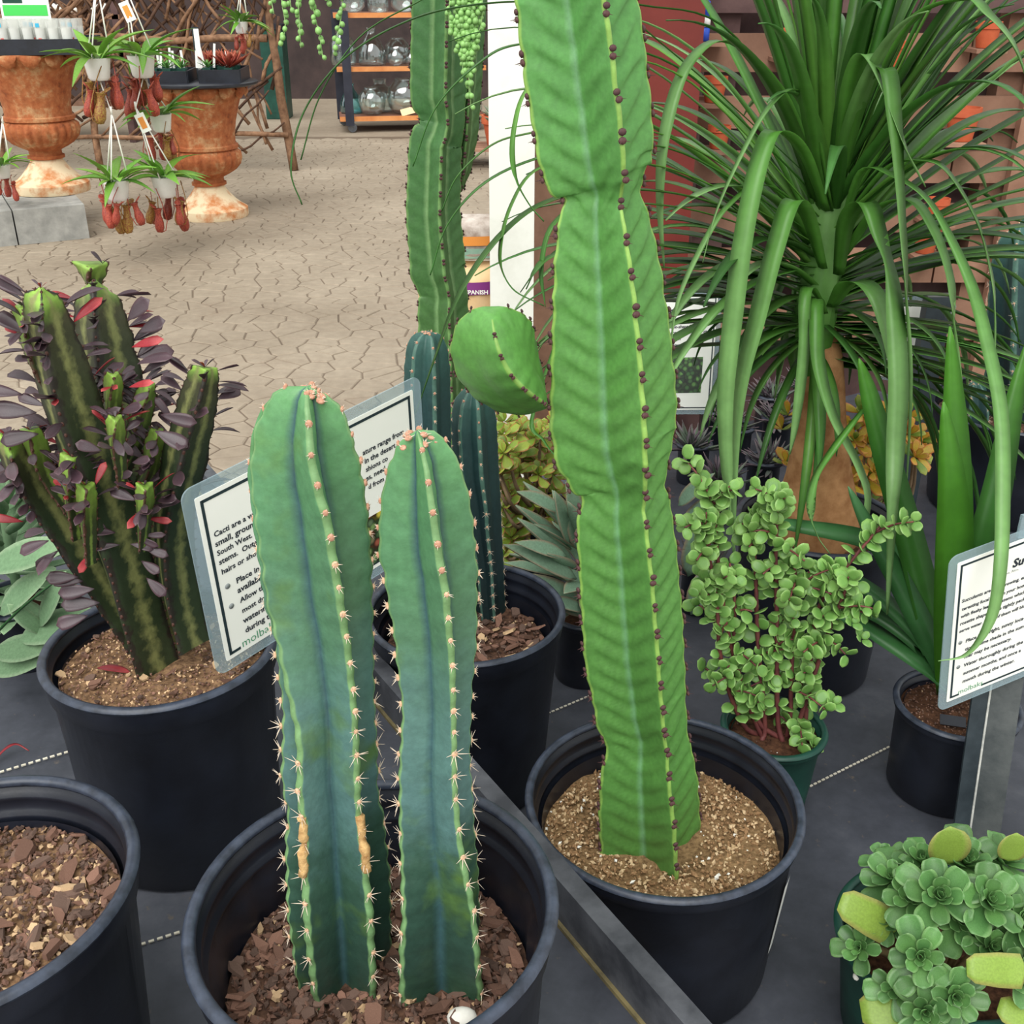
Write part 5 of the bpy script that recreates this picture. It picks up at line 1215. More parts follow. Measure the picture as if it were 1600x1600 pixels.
for cx, lbl in ((atY(722, 470, 3.2).x, 'cream bag of moss with a purple banner beside the deep green euphorbia'), (atY(872, 470, 3.2).x, 'cream bag of moss with a purple banner on the euphorbia side of the white post')):
    off = 0 if cx < 0 else .055
    t = bag((cx, 3.2, bz), .26, zb_(418)-bz+off, .16, 'bagcream', lbl, [((zb_(461)-bz+off)/(zb_(418)-bz+off), (zb_(442)-bz+off)/(zb_(418)-bz+off), 'purple_ink', 'banner')])
    txt3(t, 'SPANISH M', (atY(727 if cx < 0 else 843, 455, 3.11).x, 3.107, zb_(458)+off), (1, 0, 0), (0, 0, 1), .084, 'paper')
    h2 = zb_(345)-zb_(418)
    bag((cx+.01, 3.22, zb_(418)+off), .25, h2, .14, 'bagclear', ('clear bag of grey moss with orange and teal bands beside the deep green euphorbia', 'clear bag of grey moss with orange and teal bands against the brown upright')[cx > 0], [(.42, .62, 'orangeband', 'orange_band'), (.12, .36, 'tealband', 'teal_band')])
# far terracotta pot on a low pallet
M_['terra'] = pm('terracotta', (180, 80, 48), (200, 104, 66), 12, .75, .2, 60, rnd=.1)
def terra(c, r, h, label, group=None, name='terracotta_pot'):
    t = thing(name, label, 'pot', c, group); m = MB(); x, y, z = c
    m.lathe([(.001, z), (r*.66, z), (r*.7, z+h*.02), (r*.9, z+h*.72)], 28, (x, y, 0)); m.build('pot_body', M_['terra'], t, sharp=40)
    m = MB(); m.lathe([(r*.9, z+h*.72), (r, z+h*.73), (r, z+h), (r*.9, z+h), (r*.85, z+h*.7), (.001, z+h*.6)], 28, (x, y, 0)); m.build('pot_rim', M_['terra'], t, sharp=40); return t
q = atZ(778, 262, 0); pl = thing('low_pallet', 'low wooden pallet on the concrete under the far terracotta pot', 'pallet', (q.x, q.y+.2, 0))
for k in range(4): part_box(pl, 'board', (q.x, q.y-.02+k*.13, .145), (.7, .1, .02), 'palletwood')
for k in (-1, 0, 1): part_box(pl, 'bearer', (q.x+k*.3, q.y+.175, .0675), (.06, .46, .135), 'darkwood')
tq = terra((q.x+.02, q.y+.2, .155), .16, .24, 'bright terracotta pot with a grey-leaved plant on the low pallet')
items = []; rng = random.Random(1); rosette(items, PL, V((q.x+.02, q.y+.2, .31)), V((0, 0, 1)), 26, .26, rng, (.3, 1.3), .6); put_leaves(tq, items)
# ------------------------------------------------------------------ pallet wall and things behind the palm
YP = 3.25
pw = thing('pallet_wall', 'upright wall of pinkish pallet boards with dark gaps behind the palm', 'pallet', (1.3, YP, 0))
X0, X1 = atY(1085, 200, YP).x, atY(1700, 200, YP).x
for (ya, yb, mt) in ((-40, 20, 'darkwood'), (52, 112, 'palletwood'), (150, 200, 'palletwood'), (236, 285, 'palletwood'), (318, 362, 'palletwood'), (388, 440, 'palletwood'), (470, 530, 'palletwood')):
    za, zb = atY(1300, ya, YP).z, atY(1300, yb, YP).z; n = 3; 
    for k in range(n):
        w_ = (X1-X0)/n; part_box(pw, 'board', (X0+w_*(k+.5), YP, (za+zb)/2), (w_-.006, .022, za-zb), mt)
for px in (1120, 1330, 1575): part_box(pw, 'stile', (atY(px, 200, YP).x, YP+.05, .75), (.09, .07, 1.5), 'palletwood' if px > 1500 else 'darkwood')
part_box(pw, 'front_stile', (atY(1590, 300, YP).x, YP-.03, .7), (.10, .03, 1.4), 'palletwood')
part_box(pw, 'dark_gap_backing', ((X0+X1)/2, YP+.10, .75), (X1-X0, .02, 1.5), 'darkwood')  # dark sheet added so the gaps between the boards look shaded
rng = random.Random(12)
for i, (px, py, r) in enumerate(((1345, 95, 22), (1235, 90, 22), (1500, 220, 26), (1288, 88, 16), (1540, 75, 20), (1445, 395, 20), (1462, 345, 18), (1115, 160, 20), (1390, 105, 20), (1122, 232, 18))):
    p = atY(px, py, YP-.08); rr = r*mpp(p)
    part_box(pw, 'ledge', (p.x, YP-.065, p.z-.006), (rr*2.4, .125, .01), 'palletwood')
    terra((p.x, YP-.075, p.z), min(.05, rr), rr*1.9, 'small orange terracotta pot on a ledge of the pallet wall', 'terracotta pots on the pallet wall')
M_['maroon'] = pm('maroon_glaze', (98, 34, 30), (122, 48, 40), 4, .5, .1, 20)
xa, xb = atY(985, 60, 3.05).x, atY(1098, 60, 3.05).x
mr = thing('maroon_planter', 'tall maroon box planter beside the pallet wall', 'planter', ((xa+xb)/2, 3.12, 0)); part_box(mr, 'planter_body', ((xa+xb)/2, 3.12, .74), (xb-xa, .16, 1.48), 'maroon'); part_box(mr, 'planter_lip', ((xa+xb)/2, 3.12, 1.49), (xb-xa+.02, .18, .03), 'maroon')
M_['blueplastic'] = pm('blue_plastic', (36, 76, 190), (50, 92, 206), 8, .4)
p = atY(1104, 66, 3.12); bt = thing('spray_bottle', 'blue and white bottle on a ledge between maroon planter and pallet boards', 'bottle', p)
part_box(pw, 'ledge', (p.x+.02, YP-.065, p.z-.006), (.08, .13, .01), 'palletwood')
bt.location = (p.x, YP-.07, p.z); ORG[bt.name] = V((p.x, YP-.07, p.z))
for nm, a, b_, r, mt in (('bottle_body', 0, .035, .016, 'blueplastic'), ('bottle_label', .035, .06, .0165, 'whiteplastic'), ('bottle_cap', .06, .10, .013, 'blueplastic')):
    m = MB(); m.lathe([(.001, p.z+a), (r, p.z+a), (r, p.z+b_-.004), (r*.6, p.z+b_), (.001, p.z+b_)], 18, (p.x, YP-.07, 0)); m.build(nm, M_[mt], bt)
# ------------------------------------------------------------------ strings of pearls
M_['pearl'] = pm('pearl_leaf', (116, 164, 88), (146, 190, 112), 30, .4, rnd=.15); M_['pearlstem'] = pm('pale_green_stem', (142, 176, 110), (160, 190, 128), 30, .6)
m = MB(); m.ball((0, 0, 0), (1, 1, 1.12), 10, 7); m.tube([V((0, 0, 1.0)), V((0, 0, 1.45))], [.18, .05], 5); PEARL = m.mesh('pearl', M_['pearl'])
M_['wire'] = pm('grey_hanger_wire', (150, 150, 146), (180, 180, 176), 20, .5, metal=.4); M_['whitewire'] = pm('white_hanger', (232, 230, 222), (244, 242, 236), 20, .5)
m = MB(); m.tube([V((-1.6, 1.95, 2.5)), V((1.2, 1.95, 2.5))], .025, 12); tag(m.build('trim_2', M_['frame']), kind='structure')
m = MB(); m.tube([V((-4.6, 6.2, 2.5)), V((-.8, 6.2, 2.5))], .03, 12); tag(m.build('trim_3', M_['frame']), kind='structure')
rng = random.Random(19)
def pearls(cx, strands, label, Y=1.95):
    top = atY(cx, -70, Y); t = thing('string_of_pearls', label, 'plant', (top.x, Y, top.z))
    m = MB(); m.lathe([(.001, top.z), (.05, top.z), (.068, top.z+.08), (.07, top.z+.085), (.064, top.z+.083), (.001, top.z+.07)], 28, (top.x, Y, 0)); m.build('hanging_pot', M_['plastic'], t, sharp=40)
    m = MB()
    for a in (0, 2.1, 4.2): m.tube([V((top.x+.066*math.cos(a), Y+.066*math.sin(a), top.z+.08)), V((top.x, Y, 2.2))], .0012, 5)
    m.tube([V((top.x, Y, 2.2)), V((top.x, 1.95, 2.5))], .0015, 5); m.build('hanger', M_['wire'], t)
    for pts, dens, sz in strands:
        P = smooth([V((top.x+(atY(pts[0][0], 0, Y).x-top.x)*.5, Y, top.z+.086))]+[atY(x, -50 if i == 0 else y, Y-.03+rng.uniform(-.03, .03)) if False else atY(x, y, Y-.06) for i, (x, y) in enumerate(pts)], 7)
        m = MB(); m.tube(P, .0008, 5); s_ = m.build('strand', M_['pearlstem'], t); S = 0; nx = .05
        for a, b in zip(P, P[1:]):
            S += (b-a).length
            while S > nx:
                nx += dens*rng.uniform(.7, 1.3); r = sz*rng.uniform(.75, 1.15); an = rng.uniform(0, 6.28); q = b+V((math.cos(an), math.sin(an), 0))*(r*.9)
                inst('pearl', PEARL, s_, frame(q, V((math.cos(an)*-.4, math.sin(an)*-.4, .8)), V((0, 1, 0)), 0, r))
pearls(486, [([(425, -60), (423, -10), (428, 22)], .009, .0042), ([(440, -60), (440, 0), (446, 40), (440, 72)], .009, .0042), ([(462, -60), (466, 0), (468, 40), (470, 75)], .008, .0046), ([(480, -60), (490, -10), (490, 15), (500, 60), (504, 90)], .008, .0048), ([(520, -60), (534, -20), (534, 20), (526, 60), (522, 84)], .008, .0044), ([(508, -60), (512, -20), (514, 10)], .008, .004), ([(455, -60), (452, -20), (455, 16)], .008, .004)],
       'hanging string-of-pearls with separate beaded strands above the glass cart')
pearls(728, [([(728+dx*.5, -60), (728+dx, -10), (726+dx*.9+rng.uniform(-4, 4), 40), (728+dx*.6+rng.uniform(-6, 6), 40+L)], .0058, .0042) for dx, L in ((-24, 20), (-17, 45), (-12, 60), (-6, 70), (0, 85), (3, 110), (7, 128), (10, 70), (14, 60), (20, 40), (25, 20), (-9, 25), (12, 30), (-2, 40), (6, 50))],
       'dense hanging cluster of string-of-pearls in front of the deep green euphorbia', 1.88)
# ------------------------------------------------------------------ urns
def rust_mat():
    m, nt, b = newmat('rusted_urn_iron')
    c = ramp(nt, noisetex(nt, 7, 8, rough=.7), [(.3, lin(96, 48, 26)), (.42, lin(156, 84, 44)), (.52, lin(172, 104, 62)), (.62, lin(190, 148, 106)), (.74, lin(130, 68, 38))])
    c2 = ramp(nt, noisetex(nt, 30, 6), [(.3, (.8, .78, .76, 1)), (.7, (1.12, 1.1, 1.08, 1))]); c = mix(nt, 1.0, c, c2, 'MULTIPLY')
    nt.links.new(c, b.inputs['Base Color']); b.inputs['Roughness'].default_value = .85; bump(nt, b, noisetex(nt, 45, 6), .5, .006); return m
M_['rust'] = rust_mat(); M_['rustpale'] = pm('pale_urn_paint', (226, 206, 172), (196, 128, 80), 9, .85, .4, 40, .2, lo=.45, hi=.62)
def urn(c, label):
    x, y, z = c; t = thing('garden_urn', label, 'urn', c)
    m = MB(); m.lathe([(.001, z), (.232, z), (.236, z+.012), (.234, z+.055), (.20, z+.075), (.165, z+.105), (.125, z+.15), (.10, z+.185), (.096, z+.2)], 56, (x, y, 0)); m.build('foot', M_['rustpale'], t, sharp=45)
    m = MB(); m.lathe([(.096, z+.2), (.112, z+.205), (.112, z+.222), (.098, z+.228), (.098, z+.25), (.104, z+.256)], 48, (x, y, 0)); m.build('neck', M_['rust'], t, sharp=45)
    m = MB(); m.lathe([(.104, z+.256), (.135, z+.275), (.175, z+.30), (.205, z+.335), (.217, z+.375), (.212, z+.41), (.20, z+.43)], 144, (x, y, 0), 0, lambda r, zz, a, i: r*(1+.075*abs(math.sin(a*13))*min(1, (i > 0)*(i < 6)))); m.build('gadrooned_bulge', M_['rust'], t)
    m = MB(); m.lathe([(.20, z+.43), (.214, z+.436), (.214, z+.456), (.198, z+.462), (.20, z+.52), (.215, z+.6), (.238, z+.68), (.262, z+.75), (.282, z+.785), (.292, z+.80), (.292, z+.815), (.275, z+.82), (.25, z+.78), (.001, z+.75)], 64, (x, y, 0)); m.build('bowl', M_['rust'], t, sharp=50)
    for k in range(14):
        a = 2*math.pi*k/14+.2; m = MB(); vv = []; n = 9
        for i in range(n):
            f = i/(n-1)*2-1; aa = a+f*.19; dz = -.052*math.sqrt(max(0, 1-f*f))-.006*(i % 2)
            vv += [(x+.30*math.cos(aa), y+.30*math.sin(aa), z+.815), (x+.312*math.cos(aa), y+.312*math.sin(aa), z+.80+dz*.5), (x+.288*math.cos(aa), y+.288*math.sin(aa), z+.80+dz)]
        m.add(vv, [(3*i+j, 3*i+3+j, 3*i+4+j, 3*i+1+j) for i in range(n-1) for j in (0, 1)]); m.build('scallop', M_['rust'], t)
    return z+.82
M_['concrete'] = pm('grey_concrete_block', (138, 138, 134), (166, 165, 160), 12, .9, .5, 60, .2)
bc = atZ(88, 378, 0); blk = thing('concrete_block', 'grey concrete block stack under the larger rusted urn', 'block', (bc.x-.05, bc.y+.35, 0))
A = rad(28); R_ = Matrix.Rotation(A, 3, 'Z')
for k in range(2):
    for j in range(2):
        cc = bc+R_ @ V((-.205+.41*(k-1)+.2, .21+.4*j, 0)); m = MB(); m.box((cc.x-.0, cc.y, .101), (.402, .392, .202), A); m.build('block', M_['concrete'], blk, smooth=False)
ul = V((atZ(82, 298, .205).x, atZ(82, 298, .205).y, .205))
blk_shift = V((ul.x, ul.y, 0))-(bc+R_ @ V((-.2, .41, 0)))
uz = urn(ul, 'rusted cast urn raised on grey concrete blocks')
ur = atZ(333, 337, 0); uz2 = urn(V((ur.x, ur.y, 0)), 'rusted cast urn standing on the concrete floor')
# tray on the left urn with culture cups
def tray(c, w, d, h, label, rz=0, name='plant_tray'):
    t = thing(name, label, 'tray', c); R = Matrix.Rotation(rz, 3, 'Z')
    def bb(nm, off, sz): m = MB(); m.box(V(c)+R @ V(off), sz, rz); m.build(nm, M_['plastic'], t, smooth=False)
    bb('tray_base', (0, 0, .006), (w, d, .012)); bb('tray_side', (0, -d/2, h/2), (w, .012, h)); bb('tray_side', (0, d/2, h/2), (w, .012, h)); bb('tray_side', (-w/2, 0, h/2), (.012, d, h)); bb('tray_side', (w/2, 0, h/2), (.012, d, h)); return t
tray((ul.x+.02, ul.y-.02, uz), .74, .5, .085, 'black plastic tray of culture cups on the raised urn', rad(6))
M_['cup'] = laminate_mat(); M_['cup'].name = 'cloudy_cup_plastic'; M_['cup'].node_tree.nodes['Principled BSDF'].inputs['Base Color'].default_value = lin(236, 238, 234); [setattr(n.inputs[0], 'default_value', (.97, .97, .96, 1)) for n in M_['cup'].node_tree.nodes if n.type == 'BSDF_TRANSPARENT']
M_['bluestick'] = pm('blue_sticker', (64, 176, 214), None); M_['redlabel'] = pm('red_label', (208, 72, 64), None); M_['greenband'] = pm('green_sign_band', (74, 206, 92), None, rough=.4)
rng = random.Random(30)
for j in range(3):
    for k in range(9):
        cx, cy = ul.x-.28+k*.075+rng.uniform(-.003, .003), ul.y-.17+j*.1
        z = uz+.012; t = thing('culture_cup', 'cloudy plantlet cup with pale label in the tray on the raised urn' if (k+j) % 3 else 'cloudy plantlet cup with blue sticker and red mark in the tray on the raised urn', 'cup', (cx, cy, z), 'plantlet cups on the raised urn')
        m = MB(); m.lathe([(.001, z), (.026, z), (.033, z+.17), (.034, z+.175), (.001, z+.178)], 14, (cx, cy, 0)); m.build('cup_body', M_['cup'], t, sharp=40)
        m = MB(); m.lathe([(.0262, z+.012), (.031, z+.13)], 14, (cx, cy, 0)); m.build('cup_liner', M_['whiteplastic'], t)
        m = MB(); m.lathe([(.001, z+.004), (.025, z+.004), (.027, z+.04), (.001, z+.045)], 12, (cx, cy, 0)); m.build('cup_soil', M_['terra'], t)
        if (k+j) % 3 == 0:
            part_box(t, 'sticker', (cx, cy-.0335, z+.145), (.022, .002, .022), 'bluestick'); part_box(t, 'mark', (cx+.004, cy-.031, z+.05), (.018, .003, .05), 'redlabel')
p = V((ul.x-.03, ul.y+.16, uz+.012)); t = thing('price_sign', 'upright white sign with a green band behind the plantlet cups', 'sign', p)
part_box(t, 'sign_card', (p.x, p.y, p.z+.19), (.30, .004, .38), 'paper'); part_box(t, 'green_band', (p.x, p.y-.003, p.z+.215), (.27, .003, .06), 'greenband'); part_box(t, 'picture', (p.x-.07, p.y-.003, p.z+.30), (.12, .003, .09), 'greenplastic')
# right urn table
zt = uz2; t = thing('round_tabletop', 'round black tabletop resting on the floor-standing urn', 'table', (ur.x+.02, ur.y, zt)); m = MB(); m.lathe([(.001, zt), (.35, zt), (.36, zt+.008), (.36, zt+.02), (.35, zt+.026), (.001, zt+.026)], 56, (ur.x+.02, ur.y, 0)); m.build('table_disc', M_['plastic'], t, sharp=40)
zt += .026
tray((ur.x-.15, ur.y-.06, zt), .27, .34, .07, 'black seedling tray with white tags on the round tabletop', rad(5), 'seedling_tray'); tray((ur.x+.18, ur.y-.0, zt), .25, .36, .075, 'black tray with red pitcher seedlings on the round tabletop', rad(4), 'seedling_tray')
M_['seedling'] = leafmat('seedling_leaf', (96, 150, 74), (126, 176, 92), None, .5, .2, .3); M_['redseed'] = leafmat('red_seedling_leaf', (150, 60, 46), (196, 110, 84), None, .5, .2, .3)
SL = [leafmesh('leaf', M_['seedling'], 1, .25, 'lance', .06, .3, .1, 5, 2)]; RL = [leafmesh('leaf', M_['redseed'], 1, .3, 'lance', .08, .3, -.1, 5, 2)]
for k, (dx, dy, red) in enumerate(((-.22, -.15, 0), (-.13, -.17, 0), (-.05, -.12, 0), (-.2, -.03, 0), (-.1, -.02, 0), (-.16, .06, 0), (.1, -.1, 0), (.09, .02, 1), (.17, .0, 1), (.24, -.02, 1), (.17, .1, 1), (.23, .1, 1), (.10, .11, 1), (.24, -.12, 1))):
    x, y = ur.x+dx, ur.y+dy; t = thing('seedling_pot', ('tiny green pot of fine green seedlings in the white-tagged tray', 'tiny green pot of red pitcher seedlings on the round tabletop')[red], 'seedling', (x, y, zt+.012), ('green seedlings on the urn', 'red pitcher seedlings on the urn')[red])
    m = MB(); m.box((x, y, zt+.047), (.052, .052, .07)); m.build('pot', M_['greenplastic'], t, smooth=False); items = []; rosette(items, RL if red else SL, V((x, y, zt+.082)), V((0, 0, 1)), 11, .12 if red else .07, rng, (.5, 1.4), .6); put_leaves(t, items)
for k, (dx, dy, h) in enumerate(((-.24, -.12, .10), (-.2, -.10, .11), (-.17, -.14, .10), (-.13, -.08, .12), (-.1, -.12, .10), (-.06, -.06, .1), (.04, -.1, .1), (.05, .0, .12), (.15, -.09, .14), (.2, .0, .09))):
    m = MB(); m.box((ur.x+dx, ur.y+dy, zt+.10+h/2-.02), (.014, .003, h), M=Matrix.Rotation(rng.uniform(-.2, .2), 3, 'Y')); tag(m.build('plant_tag', M_['whiteplastic'], smooth=False), 'white plastic tag stuck in the seedlings on the round tabletop', 'tag', 'white tags among the seedlings')
p = V((ur.x+.04, ur.y+.02, zt-.001)); t = thing('price_sign', 'tall narrow dark stake with a pale vertical label on the tabletop', 'sign', p); part_box(t, 'stake', (p.x-.02, p.y+.004, p.z+.155), (.042, .004, .31), 'post'); part_box(t, 'label_strip', (p.x-.014, p.y-.001, p.z+.185), (.032, .004, .23), 'paper')
# ------------------------------------------------------------------ hanging pitcher plants
M_['nepleaf'] = leafmat('pitcher_plant_leaf', (108, 162, 60), (126, 180, 70), None, .42, .25, .22, alt=(136, 180, 72)); NL = [leafmesh('leaf', M_['nepleaf'], 1, .24, 'lance', .02, .4, c_, 8, 3) for c_ in (.5, .8, .3)]
M_['pitcher'] = pm('red_pitcher', (120, 40, 40), (176, 84, 62), 22, .45, rnd=.25); M_['pitchgreen'] = pm('olive_pitcher', (128, 62, 44), (168, 140, 66), 16, .45, rnd=.2)
def pitcher_mesh(mt):
    m = MB(); m.lathe([(.02, -1), (.13, -.97), (.2, -.8), (.2, -.55), (.13, -.3), (.12, -.1), (.17, 0), (.2, .03), (.15, .0), (.1, -.1)], 12, (0, 0, 0)); m.ball((0, .2, .14), (.17, .2, .035), 8, 5, M=Matrix.Rotation(.7, 3, 'X'))
    m.tube([V((0, -.05, -1)), V((0, -.25, -.9)), V((0, -.35, -.5)), V((0, -.2, .3)), V((0, 0, .9))], .02, 5); return m.mesh('pitcher', mt)
PI = [pitcher_mesh(M_['pitcher']), pitcher_mesh(M_['pitcher']), pitcher_mesh(M_['pitchgreen'])]
rng = random.Random(33)
def nep(px, py, wpx, Y, label, hook, top=None, npit=7, tagp=None):
    # top = point that the hook hangs from
    p = atY(px, py, Y); r = wpx/2*mpp(p); h = r*1.55; z0 = p.z-h/2; t = thing('hanging_pitcher_plant', label, 'plant', (p.x, Y, z0), 'white hanging pots of pitcher plants')
    m = MB(); m.lathe([(.001, z0), (r*.62, z0), (r*.78, z0+h*.12), (r*.97, z0+h*.9), (r, z0+h), (r*.93, z0+h), (r*.86, z0+h*.8), (.001, z0+h*.78)], 24, (p.x, Y, 0)); m.build('hanging_pot', M_['whiteplastic'], t, sharp=45)
    hk = atY(*hook, Y); m = MB()
    for a in (.5, 2.6, 4.7): m.tube([V((p.x+r*math.cos(a), Y+r*math.sin(a), z0+h*.95)), hk], .004, 5)
    if top == 'rail': top = V((hk.x, 6.2 if Y < 7 else Y, 2.5))
    m.tube([hk-V((0, 0, .01)), hk+V((0, 0, .03))], .006, 6); m.tube([hk, top], .0035, 5); m.build('hanger', M_['whitewire'], t)
    for k in range(16):
        a = 2.4*k; e = rng.uniform(.15, 1.0); L = rng.uniform(1.5, 2.5)*r*1.6; d = V((math.cos(a)*math.cos(e), math.sin(a)*math.cos(e), math.sin(e)))
        inst('leaf', rng.choice(NL), t, along(V((p.x+math.cos(a)*r*.4, Y+math.sin(a)*r*.4, z0+h*.95)), d, V((0, 0, 1)), rng.uniform(-.3, .3), L))
    for k in range(npit):
        a = 6.28*k/npit+rng.uniform(-.3, .3); s = r*rng.uniform(1.4, 2.2); inst('pitcher', rng.choice(PI), t, Matrix.Translation((p.x+math.cos(a)*r*rng.uniform(.6, 1.3), Y+math.sin(a)*r, z0-r*rng.uniform(-.1, .9))) @ Matrix.Rotation(rng.uniform(0, 6), 4, 'Z') @ Matrix.Rotation(rng.uniform(-.3, .3), 4, 'X') @ Matrix.Scale(s, 4))
    if tagp:
        q = atY(*tagp, Y-.03); m = MB(); m.box(q, (.055, .003, .10), M=Matrix.Rotation(-.35, 3, 'Y')); tg = m.build('price_tag', M_['paper'], t, smooth=False); m = MB(); m.box(q+V((0, -.002, 0)), (.03, .003, .06), M=Matrix.Rotation(-.35, 3, 'Y')); m.build('tag_picture', M_['orangeband'], tg, smooth=False)
m = MB(); m.tube([V((-4.6, 7.9, 2.5)), V((-.8, 7.9, 2.5))], .03, 12); tag(m.build('trim_4', M_['frame']), kind='structure')
def potbase(px, py, wpx, Y):
    p = atY(px, py, Y); return V((p.x, Y, p.z-wpx/2*mpp(p)*1.55/2+.004))
nep(153, 108, 42, 6.05, 'white hanging pitcher plant right before the raised urn rim', (151, -30), 'rail', 6)
nep(222, 104, 42, 6.42, 'white hanging pitcher plant with a long orange tag on its wires', (196, -20), 'rail', 7, (199, 18))
nep(252, 192, 34, 6.5, 'white hanging pitcher plant over the floor-standing urn bowl', (229, 128), potbase(222, 104, 42, 6.42), 5)
nep(183, 297, 40, 6.0, 'lowest white hanging pitcher plant beside the concrete block', (174, 176), potbase(153, 108, 42, 6.05), 6)
nep(258, 292, 40, 6.28, 'white hanging pitcher plant with an orange tag in front of the urn foot', (212, 168), potbase(222, 104, 42, 6.42), 7, (223, 192))
nep(377, 43, 22, 7.9, 'small white hanging pitcher plant before the twig trellis', (378, -30), 'rail', 4)
nep(4, 268, 26, 6.6, 'greyish hanging pitcher plant beside the raised urn foot', (4, 190), 'rail', 3)
# ------------------------------------------------------------------ twig trellis
M_['twig'] = pm('brown_twig', (104, 76, 58), (146, 112, 86), 20, .85, .5, 60, .2, rnd=.25); M_['twigdark'] = pm('dark_twig', (64, 46, 38), (92, 68, 54), 20, .85, .5, 60, .2, rnd=.25)
YT = 9.3; fx = atZ(464, 262, 0).x; tr = thing('twig_trellis', 'rustic trellis of crossed brown twigs behind the urns', 'trellis', (-3.2, YT, 0)); rng = random.Random(40)
def twig(a, b, r, mt='twig', n=4):
    pts = [a.lerp(b, k/n)+V((rng.uniform(-.02, .02), rng.uniform(-.02, .02), rng.uniform(-.02, .02)))*(0 if k in (0, n) else 1) for k in range(n+1)]
    m = MB(); m.tube(smooth(pts, 2), [r*(1-.3*k/(2*n)) for k in range(2*n+1)], 6); return m.build('twig', M_[mt], tr)
twig(V((fx, YT, 0)), V((fx-.12, YT, 1.6)), .04, n=6); twig(V((fx-.02, YT-.02, .28)), V((-5.3, YT, .25)), .022, n=9); twig(V((fx-.12, YT-.02, 1.0)), V((-5.3, YT, 1.0)), .03, n=9)
for x in (-2.6, -3.4, -4.2, -5.2): twig(V((x, YT+.02, 0)), V((x+.05, YT+.02, 1.7)), .03, n=6)
for k in range(260):
    x = rng.uniform(-5.4, fx-.1); z = rng.uniform(.12, 1.3); L = rng.uniform(.4, 1.0); a = rng.choice((.7, 2.3, 1.0, 2.0))+rng.uniform(-.25, .25); b = V((x+L*math.cos(a), YT+rng.uniform(-.05, .05), z+L*math.sin(a)))
    b.x = min(b.x, fx-.02); twig(V((x, YT+rng.uniform(-.05, .05), z)), b, rng.uniform(.009, .018), rng.choice(('twig', 'twig', 'twigdark')))
# ------------------------------------------------------------------ glass cart
M_['cartwood'] = pm('orange_cart_wood', (196, 120, 66), (216, 146, 88), 6, .5); M_['carttop'] = pm('brown_cart_shelf', (128, 86, 70), (150, 104, 86), 6, .5); M_['cartleg'] = pm('dark_cart_leg', (36, 38, 50), (48, 50, 62), 8, .5)
cq = atZ(548, 207, 0); A = rad(9); R_ = Matrix.Rotation(A, 3, 'Z'); CW, CD = 1.5, .62
ct = thing('rolling_cart', 'orange-edged rolling cart with three shelves of glass vases', 'cart', cq)
def cpos(x, y, z): return cq+R_ @ V((x, y, 0))+V((0, 0, z))
SH = (.13, .60, 1.09)
for z in SH:
    m = MB(); m.box(cpos(CW/2-.1, CD/2, z), (CW, CD, .03), A); m.build('shelf', M_['carttop'], ct, smooth=False); m = MB(); m.box(cpos(CW/2-.1, -.008, z), (CW, .02, .045), A); m.build('shelf_edge', M_['cartwood'], ct, smooth=False)
for x, y in ((0.0, .03), (CW-.22, .03), (-.075, CD), (CW-.15, CD)):
    m = MB(); m.box(cpos(x, y-.05, .60), (.085, .06, 1.06), A); m.build('leg', M_['cartleg'], ct, smooth=False)
    m = MB(); c = cpos(x+.02, y, .045); m.lathe([(.001, -.018), (.045, -.018), (.045, .018), (.001, .018)], 20, c, axis=Matrix.Rotation(1.57, 3, 'X') @ Matrix.Rotation(.4, 3, 'Y')); w_ = m.build('caster', M_['frame'], ct, sharp=40)
VP = {'round bowl': [(.02, 0), (.10, .01), (.155, .07), (.17, .15), (.155, .23), (.10, .285), (.085, .30), (.09, .31)], 'jar': [(.02, 0), (.10, .005), (.115, .03), (.115, .18), (.09, .22), (.06, .24), (.06, .28), (.07, .29)], 'bell jar': [(.02, 0), (.12, .005), (.13, .02), (.125, .12), (.09, .2), (.045, .26), (.04, .3), (.05, .32)], 'small bubble vase': [(.02, 0), (.06, .01), (.085, .06), (.08, .11), (.05, .145), (.04, .16)]}
def vase(kind, x, y, z, s, shelf, mt='glass'):
    p = cpos(x, y, z); pr = [(r*s, h*s) for r, h in VP[kind]]; inner = [(max(.004, r-.006), h+.004) for r, h in pr][::-1]
    m = MB(); m.lathe([(.001, 0)]+pr+inner+[(.001, .006)], 28, p); col = 'aqua' if mt == 'aquaglass' else 'clear'
    tag(m.build('glass_vase', M_[mt]), f'{col} glass {kind} on the {shelf} shelf of the rolling cart', 'vase', f'glass vases on the {shelf} cart shelf')
for i, (k, x, y, s, mt) in enumerate((('bell jar', .03, .38, .9, 'aquaglass'), ('round bowl', .24, .2, .85, 'glass'), ('round bowl', .58, .24, 1.1, 'glass'), ('jar', .86, .47, 1.1, 'glass'), ('round bowl', 1.02, .22, .9, 'glass'), ('jar', .34, .47, 1.1, 'glass'), ('bell jar', 1.28, .38, 1.0, 'glass'))): vase(k, x, y, SH[0]+.0155, s, 'bottom', mt)
for k, x, y, s in (('jar', -.02, .3, 1.15), ('bell jar', .27, .28, 1.1), ('round bowl', .54, .42, .8), ('small bubble vase', .5, .12, 1.0), ('jar', .84, .44, 1.2), ('small bubble vase', .66, .12, .8), ('small bubble vase', .85, .16, 1.1), ('round bowl', 1.1, .26, .9), ('jar', 1.33, .42, 1.0)): vase(k, x, y, SH[1]+.0155, s, 'middle')
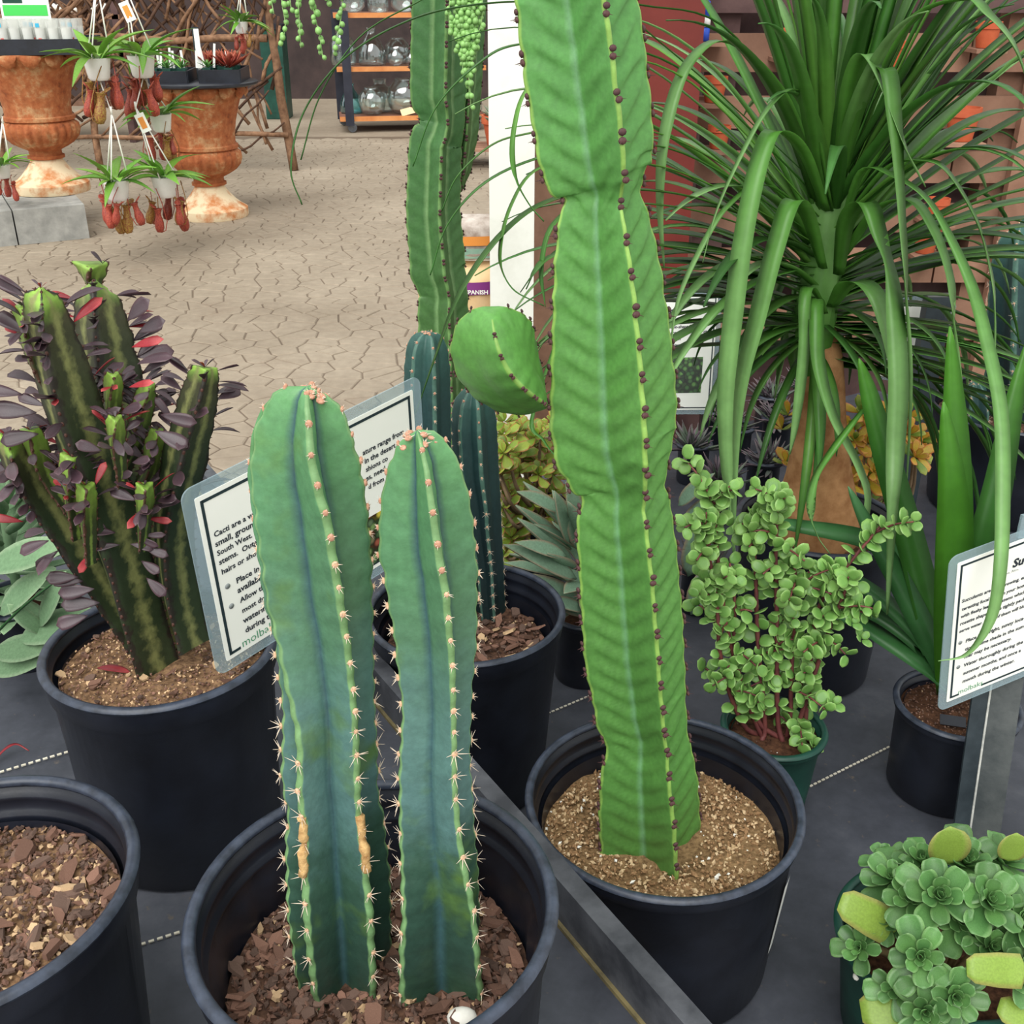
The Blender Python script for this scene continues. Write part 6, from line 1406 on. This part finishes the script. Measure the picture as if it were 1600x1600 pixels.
for k, x, y, s in (('round bowl', .1, .3, .8), ('jar', .35, .2, .9), ('round bowl', .62, .3, .9), ('small bubble vase', .8, .12, 1.1), ('jar', .98, .3, 1.0), ('round bowl', 1.25, .25, .8)): vase(k, x, y, SH[2]+.0155, s, 'top')
m = MB(); m.box(cpos(.62, .03, SH[0]+.068), (.2, .004, .07), A, M=Matrix.Rotation(A, 3, 'Z') @ Matrix.Rotation(-.5, 3, 'X') @ Matrix.Rotation(-.25, 3, 'Y')); tag(m.build('price_card', M_['bagcream'], smooth=False), 'cream price card leaning at the bottom shelf edge of the cart', 'card')
terra((atZ(672, 196, 0).x+.05, atZ(672, 196, 0).y+.9, 0), .15, .22, 'orange terracotta pot on the floor behind the glass cart')
# ------------------------------------------------------------------ back shelves with blue pots and stones
sx0, sx1, SY = -5.4, -3.6, 11.2
sh = thing('display_shelf', 'wooden display shelves with blue pots behind the trellis', 'shelf', ((sx0+sx1)/2, SY, 0))
for z in (.35, .78, 1.10): part_box(sh, 'shelf_board', ((sx0+sx1)/2, SY, z), (sx1-sx0, .5, .04), 'wood')
for x in (sx0+.04, sx1-.04): part_box(sh, 'shelf_side', (x, SY, .75), (.06, .5, 1.5), 'darkwood')
M_['blueglaze'] = pm('cobalt_glaze', (30, 40, 110), (44, 58, 140), 8, .25)
for k in range(6):
    x, z = sx0+.25+k*.26, .80; t = thing('blue_pot', 'cobalt blue glazed pot on the middle display shelf', 'pot', (x, SY-.08, z), 'blue pots on the display shelf'); m = MB(); m.lathe([(.001, z), (.08, z), (.11, z+.12), (.12, z+.125)], 24, (x, SY-.08, 0)); m.build('pot_body', M_['blueglaze'], t, sharp=40); m = MB(); m.lathe([(.12, z+.125), (.125, z+.13), (.125, z+.15), (.11, z+.15), (.10, z+.1), (.001, z+.09)], 24, (x, SY-.08, 0)); m.build('pot_rim', M_['blueglaze'], t, sharp=40)
rng = random.Random(50)
for k in range(9):
    x, z = sx1-.80+k*.08, 1.12; m = MB(); m.ball((x, SY-.12+rng.uniform(-.05, .05), z+.045), (rng.uniform(.036, .0395), .055, .047), 10, 7); tag(m.build('white_stone', M_['perlite']), 'pale rounded stone on the top display shelf', 'stone', 'pale stones on the display shelf')
bx2 = thing('storage_bin', 'dark green storage bin behind the twig trellis post', 'bin', (-2.62, 13.0, 0)); part_box(bx2, 'bin_body', (-2.62, 13.0, .46), (.24, .3, .92), 'greenplastic'); part_box(bx2, 'bin_lid', (-2.62, 13.0, .94), (.27, .33, .05), 'plastic')
